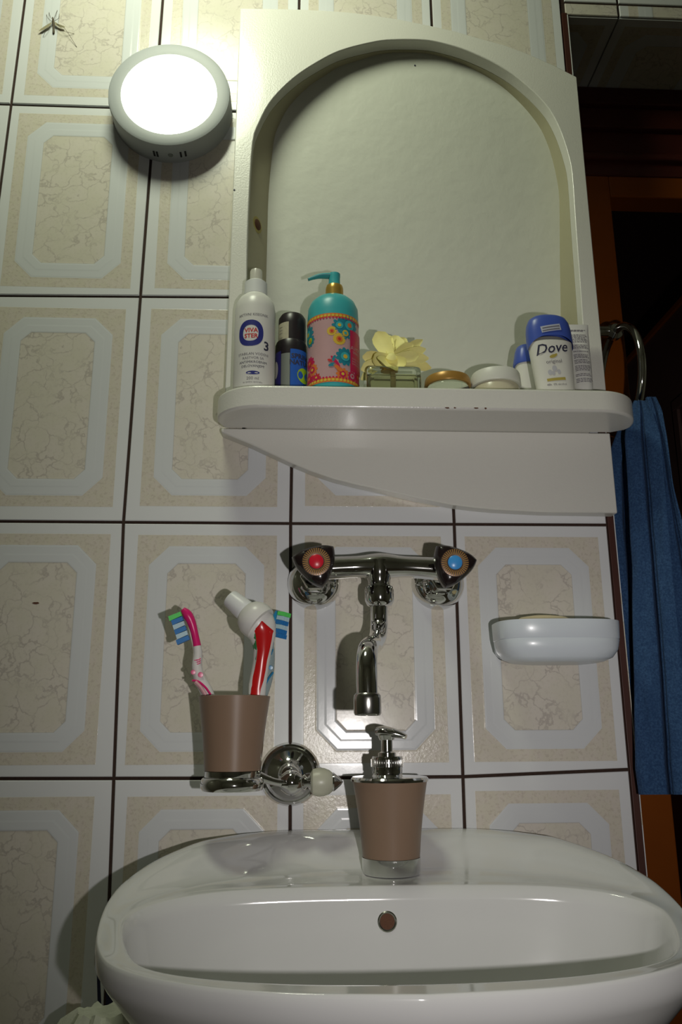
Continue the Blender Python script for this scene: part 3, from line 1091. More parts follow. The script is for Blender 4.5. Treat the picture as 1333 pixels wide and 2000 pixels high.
rect2(bm, 0.0225, 0.052, V2(720, 651, Y3), V2(639, 651, Y3), 12, 1)
mk('name_panel', wrap(bm, cylmap(c, Rb, facing(c), .0013), 0, 0), M['magenta'], t3, smooth=60, recalc=False)
f5 = cylmap(c, Rb, facing(c), .0016)
T('AVON', 0.0075, 0.0335, 674, M['pinklabel'], t3, f5, 651, Y3, name='lettering')
T('SENSES', 0.0045, 0.0335, 682, M['pinklabel'], t3, f5, 651, Y3)
for py in (694, 699, 704):
    T('body lotion', 0.0036, 0.0335, py, M['pinklabel'], t3, f5, 651, Y3)

# --- flower diffuser: square glass bottle with a yellow fabric flower
Y4 = -0.022
c = base(771, Y4, 730)
t4 = empty('flower_diffuser', c, 'low square glass scent bottle with big yellow flower, middle of the shelf', 'diffuser')
gx0, gx1 = P(717, 735, Y4 - .028).x, P(824, 735, Y4 - .028).x
gz = P(771, 715, Y4 - .026).z
cxg = (gx0 + gx1) / 2
bm = nbox(gx0, gx1, Y4 - .030, Y4 + .030, SHT + .0003, gz)
mk('glass_bottle', bm, M['glass'], t4, smooth=30, bevel=.006, bseg=4)
bm = nbox(gx0 + .005, gx1 - .005, Y4 - .025, Y4 + .025, SHT + .006, gz - .010)
mk('scented_oil', bm, M['oil'], t4, smooth=30, bevel=.004, bseg=3)
mk('wick', lathe([(0.0035, 0), (0.0035, gz - SHT + .004), (0, gz - SHT + .004)], (cxg, Y4, SHT + .008), seg=12), M['wick'], t4)
mk('neck', lathe([(.011, 0), (.011, .008), (.009, .009), (0, .009)], (cxg - .004, Y4, gz - .001), seg=24), M['gold'], t4)
fc = P(765, 700, Y4 - .012)
def petal(tip, wd, curl=.3, cup=.25, base_=fc, n=7):
    """petal from the flower centre to tip with rounded end"""
    bm = bmesh.new()
    b0, tp = Vector(base_), Vector(tip)
    ax = tp - b0
    L = ax.length
    side = ax.cross(CAM - tp).normalized()
    nr = side.cross(ax).normalized()
    if nr.dot(CAM - tp) < 0: nr = -nr
    rows = []
    for i in range(n + 1):
        t = i / n
        wv_ = wd * (0.30 + 0.70 * math.sin(PI * min(1, t * .62 + .06))) * math.sqrt(max(0, 1 - max(0, (t - .72) / .285) ** 2))
        row = []
        for j in range(5):
            s = (j - 2) / 2
            p = b0 + ax * t + side * wv_ * s + nr * (curl * L * (t * t) - cup * wv_ * (1 - s * s) * 1.0)
            row.append(p)
        rows.append(row)
    for off in (0.0, -0.0007):
        g_ = [[bm.verts.new(p + nr * off) for p in row] for row in rows]
        for a, b in zip(g_, g_[1:]):
            for j in range(4):
                bm.faces.new((a[j], a[j + 1], b[j + 1], b[j]))
    bmesh.ops.remove_doubles(bm, verts=bm.verts, dist=1e-6)
    return bm
for (px, py, dy, wd, cu) in ((736, 648, -.004, .014, .0), (752, 653, .012, .011, .0), (776, 655, .006, .015, .0), (793, 660, .014, .012, .0), (824, 665, .004, .007, .05), (806, 673, -.004, .009, .05), (831, 682, -.006, .008, .05), (818, 694, -.016, .009, .1), (838, 700, -.004, .008, .0), (846, 720, .004, .008, -.1),
                             (752, 719, -.026, .019, .15), (708, 697, -.004, .010, -.05), (707, 722, -.010, .010, -.1), (705, 742, .004, .008, -.15), (795, 712, -.022, .009, .1), (728, 705, -.018, .012, .05), (815, 712, -.010, .010, .0), (800, 680, .022, .013, .0), (758, 672, .026, .012, 0)):
    tp = P(px, py, Y4 + dy)
    mk('petal', petal(tp, wd * .82, cu), M['petal'], t4, smooth=60)
mk('flower_heart', lathe([(0, -.004), (.007, -.003), (.008, .002), (.004, .006), (0, .007)], fc, (0, -.7, .5), 16), M['petal'], t4)

# --- jars
def jar(px, Y, hw, ytop, ysplit, lid_m, jar_m, name, label):
    c = base(px, Y, 735)
    t = empty(name, c, label, 'jar', 'cosmetic jars on the shelf')
    pr = prof(px, Y - .026, [(hw, ysplit), (hw, ytop + 5), (hw * .96, ytop + 1.5), (hw * .85, ytop)])
    r = pr[0][0] * 1.03
    mk('glass_jar', lathe([(0, 0), (r * .86, 0), (r * .93, .004), (r * .93, pr[0][1] - .003), (r * .88, pr[0][1]), (0, pr[0][1])], c, seg=56), M[jar_m], t)
    mk('lid', lathe([(0, pr[0][1] + .0002), (r * .98, pr[0][1] + .0002), (r, pr[0][1] + .0015)] + pr[1:] + [(0, pr[-1][1] + .0003)], c, seg=64), M[lid_m], t)
    return t
jar(874, -.012, 45, 724, 742, 'gold_lid', 'glass', 'cosmetic_jar', 'low cream jar with brown-gold lid, right of the yellow flower')
jar(968, -.014, 48, 716, 743, 'lid_white', 'cream', 'cosmetic_jar', 'low cream jar with white lid, right of the gold-lidded jar')

# --- sticks and tube at the right end
def super_loft(secs, c, lean=0.0, seg=48, pw=2.4, yaw=0.0, bm=None, capb=True):
    """secs: (z, a, b[, dx]) super-elliptic sections"""
    bm = bm or bmesh.new()
    rings = []
    for s in secs:
        z, a, b = s[:3]
        dx = s[3] if len(s) > 3 else 0
        row = []
        for k in range(seg):
            t = 2 * PI * k / seg
            ct, st = math.cos(t), math.sin(t)
            x = a * math.copysign(abs(ct) ** (2 / pw), ct) + dx
            y = b * math.copysign(abs(st) ** (2 / pw), st)
            x, y = x * math.cos(yaw) - y * math.sin(yaw), x * math.sin(yaw) + y * math.cos(yaw)
            row.append(bm.verts.new((c.x + x + z * lean, c.y + y, c.z + z)))
        rings.append(row)
    for A, B in zip(rings, rings[1:]):
        for k in range(seg):
            bm.faces.new((A[k], A[(k + 1) % seg], B[(k + 1) % seg], B[k]))
    bm.faces.new(rings[0][::-1])
    bm.faces.new(rings[-1])
    return bm


# big stick
Y5 = -0.056
c = base(1082, Y5)
t5 = empty('deodorant_stick', c, 'big white oval deodorant stick with blue cap and dark script lettering', 'deodorant')
H1 = V2(666, 1082, Y5)
H2 = V2(622, 1083, Y5)
lean = -0.05
def aw(z):                  # half width of the stick
    t = z / H1
    return 0.0225 + 0.0048 * t
secs = [(0.0, .0215, .0120), (.003, .0235, .0135)] + [(H1 * t, aw(H1 * t), .0135 + .003 * t) for t in (.2, .4, .6, .8, 1.0)] + [(H1 + .004, aw(H1) - .003, .0125), (H1 + .0085, aw(H1) - .010, .009)]
mk('body', super_loft(secs, c, lean), M['dovewhite'], t5)
# cap with an arched lower edge (higher at the middle of the front)
bm = bmesh.new()
rings = []
seg = 64
for k_, (zt_, sc) in enumerate(((0.0, 1.03), (0.25, 1.035), (.5, 1.02), (.72, .97), (.88, .86), (.97, .66), (1.0, .35), (1.0, .0))):
    row = []
    for k in range(seg):
        t = 2 * PI * k / seg
        ct, st = math.cos(t), math.sin(t)
        low = H1 - .006 + .0125 * (abs(st) ** 1.3)
        top = H2
        z = low + (top - low) * zt_
        a = (aw(H1) + .0004) * sc
        b = .0172 * sc
        x = a * math.copysign(abs(ct) ** (2 / 2.4), ct)
        y = b * math.copysign(abs(st) ** (2 / 2.4), st)
        row.append(bm.verts.new((c.x + x + z * lean, c.y + y, c.z + z)))
    rings.append(row)
for A, B in zip(rings, rings[1:]):
    for k in range(seg):
        bm.faces.new((A[k], A[(k + 1) % seg], B[(k + 1) % seg], B[k]))
bmesh.ops.remove_doubles(bm, verts=bm.verts, dist=1e-6)
mk('cap', bm, M['doveblue'], t5)
def ovalmap(c, lift, rot=-0.0):
    def f(u, v):
        a = aw(min(v, H1)) * (1.035 if v > H1 else 1)
        b = (.0135 + .003 * min(1, v / H1)) * (1.05 if v > H1 else 1)
        q = min(.98, abs(u) / a)
        y = b * (1 - q ** 2.4) ** (1 / 2.4)
        return Vector((c.x + u + v * lean, c.y - y - lift, c.z + v))
    return f
f = ovalmap(c, .0004)
# facing offset: seen slightly from the left
uo = -0.003
T('Dove', 0.0190, uo - .001, 682, M['ink_dark'], t5, f, 1082, Y5, shear=0.35, rot=.13, sx=.95, bold=.0002)
bm = bmesh.new()
disc2(bm, 0, 0, .0048, 16, .0022, .35); disc2(bm, .003, .0012, .003, 12, .0016, .8)
mk('emblem', wrap(bm, f, uo, V2(697, 1082, Y5)), M['dovegold'], t5, smooth=0, recalc=False)
T('original', 0.0068, uo + .0005, 707, M['ink_grey'], t5, f, 1082, Y5, rot=.08)
bm = bmesh.new()
for dx, dy, r in ((0, .001, .0030), (-.006, -.004, .0026), (.005, -.003, .0022), (-.002, -.005, .002)):
    disc2(bm, dx, dy, r, 14, r * 1.3)
mk('print_feather', wrap(bm, f, uo, V2(722, 1082, Y5)), mat('ink_pale', (.47, .47, .50), .5), t5, smooth=0, recalc=False)
bm = bmesh.new()
rect2(bm, -.0115, .0115, -.0018, .0018, 8, 1)
mk('gold_band', wrap(bm, f, uo + .001, V2(741, 1082, Y5), .10), M['dovegold'], t5, smooth=0, recalc=False)
T('48h  0% alcohol', 0.0038, uo + .001, 751, M['ink_grey'], t5, f, 1082, Y5, rot=.05)
bm = bmesh.new()
rect2(bm, -.0125, .0125, -.0042, .0042, 8, 1)
mk('price_sticker', wrap(bm, ovalmap(c, .0012), uo + .001, V2(644, 1082, Y5) , .16), mat('sticker_pale', (.45, .47, .55), .6), t5, smooth=0, recalc=False)
for k in (0, 1):
    bm = bmesh.new()
    rect2(bm, -.011, .011, -.0006, .0006, 6, 1)
    mk('sticker_print', wrap(bm, ovalmap(c, .0015), uo + .001, V2(642 + 5 * k, 1082, Y5), .16), M['ink_grey'], t5, smooth=0, recalc=False)

# small roll-on behind
Y6 = 0.004
c = base(1027, Y6)
t6 = empty('small_roll_on', c, 'small white roll-on with blue cap, half hidden behind the big deodorant stick', 'deodorant')
h1, h2 = V2(716, 1027, Y6), V2(679, 1027, Y6)
mk('body', super_loft([(0, .0135, .012), (.002, .0145, .013), (h1 * .6, .0145, .013), (h1, .0165, .015)], c, .03), M['dovewhite'], t6)
mk('cap', super_loft([(h1, .0185, .0165), (h1 + .003, .019, .017), (h1 + (h2 - h1) * .7, .0165, .015), (h2 - .002, .0145, .013), (h2, .012, .011)], c, .03), M['doveblue'], t6)

# white tube standing on its cap
Y7 = -0.036
c = base(1134, Y7)
t7 = empty('cream_tube', c, 'white cream tube with tiny dark print, standing upright right of the deodorant stick', 'tube')
h0, h1 = .016, V2(628, 1134, Y7)
wz = lambda z: .0125 + .0012 * (z / h1)
mk('cap', super_loft([(0, .0105, .0105), (.014, .0105, .0105), (.016, .0095, .0095)], c, 0), M['white_plastic'], t7)
mk('body', super_loft([(.0162, .0105, .011), (.022, .0122, .013), (h1 * .4, wz(h1 * .4), .012), (h1 * .7, wz(h1 * .7), .007), (h1 * .93, wz(h1), .0022), (h1, wz(h1) + .0005, .0012)], c, 0, pw=2.2), M['bottle_white'], t7)
def tubemap(u, v):
    b = interp([(.0162, .012), (.022, .013), (h1 * .4, .012), (h1 * .7, .007), (h1 * .93, .0022), (h1, .0012)], v)
    a = wz(v)
    q = min(.97, abs(u) / a)
    return Vector((c.x + u, c.y - b * (1 - q ** 2.2) ** (1 / 2.2) - .0004, c.z + v))
random.seed(5)
rows_ = [640, 642] + [650, 653, 656, 659, 662, 665] + [672, 675, 678] + [685] + [692, 695, 698] + [703, 706, 709] + [715, 718, 721, 724] + [732, 735] + [741, 744, 747]
bm = bmesh.new()
for py in rows_:
    v = V2(py, 1134, Y7)
    if v < .02: continue
    x = -.0105
    end = random.uniform(.006, .0105)
    while x < end:
        l = random.uniform(.0012, .0042)
        rect2(bm, x, min(x + l, end), v - .00045, v + .00045, 2, 1)
        x += l + .0007
mk('fine_print', wrap(bm, tubemap, 0, 0), M['ink_grey'], t7, smooth=0, recalc=False)

# ---------------------------------------------------------------- wall mixer tap
tap = empty('wall_mixer_tap', (0.503, 0, -0.68), 'chrome wall mixer tap with black handles, red and blue dots, above the basin', 'tap')
XH, XC = 0.4265, 0.5795
ZF = P(612, 1138, -.006).z
for X in (0.4275, 0.5790):
    mk('wall_flange', lathe([(0, 0), (.0325, 0), (.0322, .004), (.029, .012), (.022, .0185), (.017, .021), (.0165, .030), (0, .030)], (X, -.0002, ZF), (0, -1, 0), 48), M['chrome'], tap)
    mk('union_nut', lathe([(.0175, 0), (.0175, .020), (.016, .022), (0, .022)], (X, -.028, ZF), (0, -1, 0), 6), M['chrome'], tap, smooth=20, bevel=.001)
YM = -.066
ZM = P(745, 1113, YM).z
def zb(x): return ZM
# crossbar: swelling towards the middle
pth = []
for k in range(25):
    t = k / 24
    X = XH - .004 + (XC - XH + .008) * t
    pth.append((X, YM, ZM + .004 * math.sin(PI * t), .0135 - .0022 * math.sin(PI * t) ** 2 + .004 * math.exp(-((t - .5) / .12) ** 2)))
bm = tube(pth, 28)
mk('crossbar', bm, M['chrome'], tap)
XM = P(741, 1130, YM).x
mk('outlet_boss', lathe([(.0155, .010), (.016, 0), (.0145, -.008), (.0125, -.013), (.0125, -.018), (.0155, -.020), (.0165, -.024), (.0165, -.036), (.014, -.041), (.0105, -.043), (0, -.043)], (XM, YM, ZM), seg=32), M['chrome'], tap)
# swan-neck spout: down from the boss, forward, up over and down
z0 = ZM - .042
sp_px = [((741, 1180), -.066), ((741, 1205), -.067), ((741, 1225), -.071), ((738, 1246), -.085), ((732, 1258), -.105), ((724, 1262), -.125), ((719, 1270), -.145), ((717, 1290), -.158), ((717, 1320), -.164), ((718, 1360), -.165)]
pth = [(XM, YM, z0 + .002, .0098)] + [(*P(x, y, Y), .0098 if i < 5 else .0106) for i, ((x, y), Y) in enumerate(sp_px)]
mk('spout', tube(smoothpath(pth, 6), 24), M['chrome'], tap)
ap = P(718, 1358, -.165)
mk('aerator', lathe([(0, .002), (.0115, .002), (.0132, 0), (.0136, -.003), (.0136, -.017), (.0125, -.019), (.0105, -.0195), (.0100, -.015), (0, -.015)], ap, seg=36), M['chrome_worn'], tap)
# handles
def tri_handle(cx, cy, rot, dot, X):
    c0 = P(cx, cy, -.118)
    ctr = Vector((c0.x, -.118, c0.z))
    hnd_bm = bmesh.new()
    prof_ = [(.0, .62), (.004, .80), (.012, .97), (.020, 1.0), (.027, .93), (.030, .80), (.031, .55)]
    rings = []
    for h, s in prof_:
        row = []
        for k in range(60):
            a = 2 * PI * k / 60
            q = (k / 60 * 3) % 1.0
            rr = .0275 * s * (1 - .31 * math.sin(PI * q) ** .9)      # three pointed lobes, rounded sides
            row.append(hnd_bm.verts.new((ctr.x + rr * math.cos(a + rot), -.085 - h * 1.15, ctr.z + rr * math.sin(a + rot))))
        rings.append(row)
    for A, B in zip(rings, rings[1:]):
        for k in range(60):
            hnd_bm.faces.new((A[k], A[(k + 1) % 60], B[(k + 1) % 60], B[k]))
    hnd_bm.faces.new(rings[0]); hnd_bm.faces.new(rings[-1])
    h = mk('handle', hnd_bm, M['black_plastic'], tap, smooth=40, label='black three-cornered handle with a %s dot' % dot)
    yb_ = -.085 - .031 * 1.15
    mk('rosette', lathe([(0, -.0005), (.0155, -.0005), (.0152, .0012), (.0120, .0020), (.0085, .0012), (0, .001)], (ctr.x, yb_, ctr.z), (0, -1, 0), 48), M['bronze'], h)
    bmr = bmesh.new()
    for k in range(36):
        a = 2 * PI * k / 36
        b2 = nbox(.0090, .0148, -.0021, -.0009, -.00035, .00035)
        b2.transform(Matrix.Translation((ctr.x, yb_, ctr.z)) @ Matrix.Rotation(a, 4, 'Y'))
        me = bpy.data.meshes.new('x'); b2.to_mesh(me); b2.free(); bmr.from_mesh(me); bpy.data.meshes.remove(me)
    o = mk('rosette_ribs', bmr, M['gold_lid'], h, smooth=0)
    mk('temperature_dot', lathe([(0, .0), (.0078, .0), (.0078, .0022), (.0068, .0030), (0, .0036)], (ctr.x, yb_, ctr.z), (0, -1, 0), 32), M['red'] if dot == 'red' else M['blue_dot'], h)
    # stem from the crossbar to the handle
    mk('handle_stem', lathe([(.0150, 0), (.0155, .010), (.014, .020), (.0125, .030), (0, .030)], (X, -.060, ZM + .001), (ctr.x - X, -.035, ctr.z - ZM - .001), 32), M['chrome'], tap)
tri_handle(618, 1098, math.radians(-75), 'red', XH)
tri_handle(888, 1100, math.radians(10), 'blue', XC)

# ---------------------------------------------------------------- soap dish on the wall
YS = -.045
x0, x1 = P(979, 1250, -.075).x, P(1220, 1250, -.075).x
zt, zb0 = P(1090, 1212, -.075).z, P(1090, 1293, -.075).z
dc = Vector(((x0 + x1) / 2, -.048, zb0))
dsh = empty('soap_dish', (dc.x, 0, dc.z), 'pale blue-white oval soap dish fixed to the tiles right of the tap', 'soap dish')
Hd = zt - zb0
hw = (x1 - x0) / 2
bm = bmesh.new()
rings = []
secs = [(0.0, .55, .55), (.03, .72, .74), (.12, .86, .87), (.30, .95, .95), (.54, .985, .985), (.56, .978, .978), (.58, .990, .990), (.9, 1.0, 1.0), (1.0, 1.0, 1.0), (1.0, .955, .94), (.6, .92, .9), (.35, .86, .84), (.3, .5, .5)]
seg = 72
for h, sa, sb in secs:
    row = []
    for k in range(seg):
        t = 2 * PI * k / seg
        ct, st = math.cos(t), math.sin(t)
        x = hw * sa * math.copysign(abs(ct) ** (2 / 3.2), ct)
        y = .046 * sb * math.copysign(abs(st) ** (2 / 3.2), st)
        row.append(bm.verts.new((dc.x + x, dc.y + y, dc.z + Hd * h - .0009 * 0)))
    rings.append(row)
for A, B in zip(rings, rings[1:]):
    for k in range(seg):
        bm.faces.new((A[k], A[(k + 1) % seg], B[(k + 1) % seg], B[k]))
bm.faces.new(rings[0][::-1]); bm.faces.new(rings[-1])
mk('bowl', bm, M['dish'], dsh, smooth=40)
# back plate against the tiles, a little further left
bx0, bx1 = P(965, 1250, -.004).x, P(1196, 1250, -.004).x
bm = bmesh.new()
pts = []
bz0, bz1 = P(1080, 1296, -.004).z, P(1080, 1222, -.004).z
for k in range(40):
    t = 2 * PI * k / 40
    ct, st = math.cos(t), math.sin(t)
    pts.append(((bx0 + bx1) / 2 + (bx1 - bx0) / 2 * math.copysign(abs(ct) ** .5, ct), (bz0 + bz1) / 2 + (bz1 - bz0) / 2 * math.copysign(abs(st) ** .5, st)))
mk('back_plate', prism(pts, -.012, -.0002), M['dish'], dsh, smooth=40, bevel=.003)
sc_ = P(1062, 1215, -.05)
so = mk('soap_bar', super_loft([(-.010, .024, .015), (-.004, .032, .021), (.004, .034, .022), (.0085, .026, .017), (.0105, .012, .008)], Vector((sc_.x, -.050, zt - .002 + .0)), 0, pw=2.3), M['soap'], None)
tag(so, 'beige bar of soap lying in the pale wall-mounted dish', 'soap')

# ---------------------------------------------------------------- tumbler holder
YT = -.085
hx, hz_ = P(567, 1512, -.006).x, P(567, 1512, -.006).z
hol = empty('tumbler_holder', (hx, 0, hz_), 'chrome wall holder with round rosette, tumbler ring and frosted pointed knob', 'holder')
mk('rosette', lathe([(0, 0), (.0345, 0), (.0350, .003), (.0330, .0065), (.0305, .0075), (.0290, .006), (.0260, .0055), (.018, .010), (.011, .016), (.009, .020), (0, .020)], (hx, -.0002, hz_), (0, -1, 0), 56), M['chrome'], hol)
zc = P(575, 1528, -.06).z
yc = -.060
mk('stem', tube(smoothpath([(hx, -.016, hz_, .008), (hx + .001, -.04, hz_ - .004, .0065), (hx + .001, yc, zc, .009)], 6), 20), M['chrome'], hol)
mk('hub_ball', lathe([(0, -.013), (.008, -.011), (.0125, -.005), (.0135, 0), (.0125, .005), (.008, .011), (0, .013)], (hx + .002, yc, zc), (1, 0, 0), 28), M['chrome'], hol)
xk = P(606, 1528, yc).x
kx = lambda px: P(px, 1528, yc).x
mk('knob_neck', lathe([(.005, 0), (.0085, .004), (.005, .007), (.009, .010), (.009, .012), (0, .012)], (kx(588), yc, zc), (1, 0, 0), 24), M['chrome'], hol)
L = kx(650) - kx(607)
mk('frosted_knob', lathe([(.0095, 0), (.0135, L * .10), (.0148, L * .35), (.0145, L * .62), (.0125, L * .85), (.0095, L), (0, L)], (kx(607), yc, zc), (1, 0, 0), 32), M['frost'], hol)
mk('knob_tip', lathe([(.0095, 0), (.0098, .0025), (.007, .006), (.003, .0105), (0, .0125)], (kx(648), yc, zc), (1, 0, 0), 28), M['chrome'], hol)
# ring and tumbler
cc = P(454, 1530, YT)
cupc = Vector((cc.x, YT, 0))
ztop = P(454, 1357, YT - .036).z
zband = P(454, 1508, YT - .030).z
zbot = P(454, 1540, YT - .030).z
rt = (P(526, 1357, YT).x - P(382, 1357, YT).x) / 2
rb = (P(511, 1515, YT).x - P(399, 1515, YT).x) / 2
mk('arm', tube(smoothpath([(hx - .004, yc, zc, .0055), ((hx + cc.x + rb) / 2, (yc + YT) / 2 + .004, zc + .001, .0038), (cc.x + rb * .9, YT + .010, zbot + .009, .0055)], 6), 16), M['chrome'], hol)
mk('ring', lathe([(rb - .0025, -.0035), (rb + .001, -.004), (rb + .0030, -.001), (rb + .0034, .003), (rb + .0022, .0075), (rb + .0006, .009), (rb + .0002, .0088), (rb + .0002, -.0002), (rb - .0025, -.0004), (rb - .0025, -.0035)], (cupc.x, YT, zbot), seg=64, cap=False), M['chrome'], hol)
cup = empty('tumbler', (cupc.x, YT, zbot), 'tapered taupe-brown tumbler with chrome foot, held by the chrome wall holder', 'cup')
Hc = ztop - zbot
hb_ = zband - zbot
def rc(z): t = z / Hc; return rb + (rt - rb) * (t ** 1.5)
cs_ = [(0, .002), (rc(0) - .001, .002)] + [(rc(hb_) - .003, hb_)] + [(rc(Hc * t) - .003, Hc * t) for t in (.4, .6, .8, 1.0)] + [(rc(Hc) - .006, Hc), (rc(Hc * .3) - .007, Hc * .3), (rc(0) - .008, .006), (0, .006)]
mk('cup_wall', lathe([(0, hb_ + .0002)] + [(rc(hb_) - .001, hb_ + .0002)] + [(rc(Hc * t) - .001, Hc * t) for t in (.35, .5, .65, .8, .92, .995)] + [(rc(Hc) - .0035, Hc)] + [(rc(Hc * .6) - .005, Hc * .6), (rc(hb_) - .006, hb_ + .004), (0, hb_ + .004)], (cupc.x, YT, zbot), seg=64), M['brown'], cup)
mk('chrome_foot', lathe([(0, 0), (rc(0) - .003, 0), (rc(0) - .0015, .002), (rc(hb_) - .0008, hb_ * .98), (rc(hb_) - .003, hb_), (0, hb_)], (cupc.x, YT, zbot), seg=64), M['chrome'], cup)

# ---------------------------------------------------------------- toothbrushes and paste in the tumbler
def brush(name, label, pts, handle_m, neck_m, head_at, bdir_, dots, parts):
    """pts: (px, py, Y, r); head along the last points"""
    root = empty(name, P(pts[0][0], pts[0][1], pts[0][2]), label, 'toothbrush', 'toothbrushes in the tumbler')
    full = smoothpath([(*P(a, b, Y), r) for a, b, Y, r in pts], 8)
    n = len(full)
    k1 = int(n * parts)
    mk('handle', tube(full[:k1 + 1], 16), M[handle_m], root)
    mk('neck', tube(full[k1:], 16), M[neck_m], root)
    return root, full
# pink one, left
bp1, full = brush('toothbrush', 'pink and white toothbrush leaning left out of the tumbler',
    [(432, 1470, -.085, .0062), (418, 1395, -.084, .0066), (404, 1352, -.083, .0070), (390, 1325, -.083, .0062), (385, 1300, -.083, .0055), (387, 1275, -.083, .0047), (381, 1240, -.083, .0040), (374, 1215, -.084, .0048), (366, 1200, -.085, .0052), (357, 1190, -.086, .0030)], 'brushwhite', 'pink', None, None, None, .60)
def dotp(root, px, py, Y, r, m):
    p = P(px, py, Y)
    mk('grip_dot', lathe([(0, -.001), (r, -.001), (r * .9, .0006), (0, .0008)], p, (CAM - p), 16), M[m], root)
dotp(bp1, 377.5, 1313, -.0895, .0026, 'pink'); dotp(bp1, 392, 1318, -.0895, .0030, 'pink')
def stripe(root, pts, m, r=.0009, name='grip_stripe'):
    mk(name, tube(smoothpath([(*P(a, b, Y), r) for a, b, Y in pts], 5), 6), M[m], root)
stripe(bp1, [(376, 1329, -.089), (388, 1331, -.0905), (402, 1343, -.0910), (412, 1357, -.0910)], 'pink', .0012)
stripe(bp1, [(382, 1332, -.0905), (392, 1342, -.0915), (402, 1358, -.0915)], 'pinkpale', .0022)
for dy in (0, 4, 8):
    stripe(bp1, [(380, 1290 + dy, -.0870), (386, 1289 + dy, -.0878), (392, 1286 + dy, -.0865)], 'pink', .0007)
def tufts(root, ax0, ax1, out, length, cols, wid=.0042, n=6, tip=None):
    """rows of bristle tufts between two points on the head, pointing along out"""
    a, b = Vector(ax0), Vector(ax1)
    d = (b - a).normalized()
    o = Vector(out).normalized()
    s = d.cross(o).normalized()
    for k in range(n):
        t = k / (n - 1)
        c0 = a.lerp(b, t)
        bm = bmesh.new()
        w2 = (b - a).length / (n - 1) * .43
        lk = length * (1.0 + (.12 if k in (0, n - 1) else 0))
        for j in (-1, 0, 1):
            base_ = c0 + s * j * wid
            q = []
            for hgt, g_ in ((0, 1.0), (lk, 1.12)):
                for u, v in ((-1, -1), (1, -1), (1, 1), (-1, 1)):
                    q.append(bm.verts.new(base_ + d * (u * w2 * g_) + s * (v * wid * .42 * g_) + o * hgt))
            for f_ in ((0, 1, 2, 3), (4, 7, 6, 5), (0, 4, 5, 1), (1, 5, 6, 2), (2, 6, 7, 3), (3, 7, 4, 0)):
                bm.faces.new([q[i] for i in f_])
        mk('bristle_tuft', bm, M[cols[k]], root, smooth=0)
tufts(bp1, P(370, 1245, -.087), P(355, 1199, -.089), P(340, 1236, -.087) - P(368, 1224, -.087), .0125, ['bristle_b', 'bristle_w', 'bristle_b', 'bristle_w', 'bristle_b', 'bristle_g'])
# blue one, right
bp2, full = brush('toothbrush', 'blue and clear toothbrush standing at the right side of the tumbler',
    [(468, 1470, -.080, .0058), (494, 1400, -.079, .0060), (514, 1352, -.077, .0062), (525, 1315, -.073, .0056), (529, 1280, -.069, .0046), (530, 1255, -.067, .0034), (533, 1230, -.066, .0040), (539, 1210, -.066, .0050), (543, 1194, -.066, .0030)], 'brushclear', 'brushblue', None, None, None, .60)
dotp(bp2, 529, 1304, -.0780, .0026, 'brushblue')
stripe(bp2, [(534, 1313, -.083), (524, 1327, -.084), (516, 1345, -.084), (513, 1358, -.084)], 'brushblue', .0011)
for dx in (0, 3.5, 7):
    stripe(bp2, [(523 + dx, 1279, -.0735), (525 + dx, 1273, -.0735), (526.5 + dx, 1268, -.0725)], 'brushblue', .0006)
tufts(bp2, P(541, 1241, -.071), P(549, 1199, -.071), P(557, 1224, -.086) - P(545, 1222, -.078), .0100, ['bristle_b', 'bristle_b', 'bristle_w', 'bristle_b', 'bristle_w', 'bristle_g'], wid=.0036)
# toothpaste tube, cap up
tp = empty('toothpaste_tube', P(500, 1470, -.085), 'red and white toothpaste tube, white cap pointing up left, in the tumbler', 'tube')
YQ = -.092
secs_ = [((496, 1480), 13), ((500, 1400), 14), ((503, 1340), 16), ((511, 1290), 15), ((514, 1265), 17), ((514, 1245), 24), ((509, 1230), 30), ((505, 1217), 31), ((497, 1208), 29)]
bm = bmesh.new()
rings = []
for i, ((px, py), hwp) in enumerate(secs_):
    cpt = P(px, py, YQ)
    nx_ = secs_[min(i + 1, len(secs_) - 1)][0]
    pv_ = secs_[max(i - 1, 0)][0]
    d = (P(*nx_, YQ) - P(*pv_, YQ)).normalized()
    s = d.cross(Vector((0, -1, 0))).normalized()
    wv_ = hwp / 1700.0
    th = (.004, .005, .006, .007, .009, .012, .015, .0165, .0160)[i]
    row = []
    for k in range(32):
        a = 2 * PI * k / 32
        row.append(bm.verts.new(cpt + s * wv_ * math.cos(a) + Vector((0, 1, 0)) * th * math.sin(a)))
    rings.append(row)
for A, B in zip(rings, rings[1:]):
    for k in range(32):
        bm.faces.new((A[k], A[(k + 1) % 32], B[(k + 1) % 32], B[k]))
bm.faces.new(rings[0]); bm.faces.new(rings[-1])
mk('tube_body', bm, [M['bottle_white']], tp, smooth=60)
# printed red field, green stripe on the front
def tfront(px, py, lift=.0006):
    # front surface of the tube at a row
    ys = [s_[0][1] for s_ in secs_][::-1]
    ths = [.0160, .0165, .015, .012, .009, .007, .006, .005, .004]
    cxs = [s_[0][0] for s_ in secs_][::-1]
    hws = [s_[1] for s_ in secs_][::-1]
    th = interp(list(zip(ys, ths)), py); cx_ = interp(list(zip(ys, cxs)), py); hw_ = interp(list(zip(ys, hws)), py)
    q = min(1.0, abs(px - cx_) / hw_)
    return P(px, py, YQ - th * math.sqrt(max(0, 1 - q * q)) - lift)
def strip_(rows, m, name, n=6, lift=.0006):
    bm = bmesh.new()
    g_ = [[bm.verts.new(tfront(a + (b - a) * j / n, py, lift)) for j in range(n + 1)] for py, a, b in rows]
    for A, B in zip(g_, g_[1:]):
        for j in range(n):
            bm.faces.new((A[j], A[j + 1], B[j + 1], B[j]))
    mk(name, bm, M[m], tp, smooth=60, recalc=False)
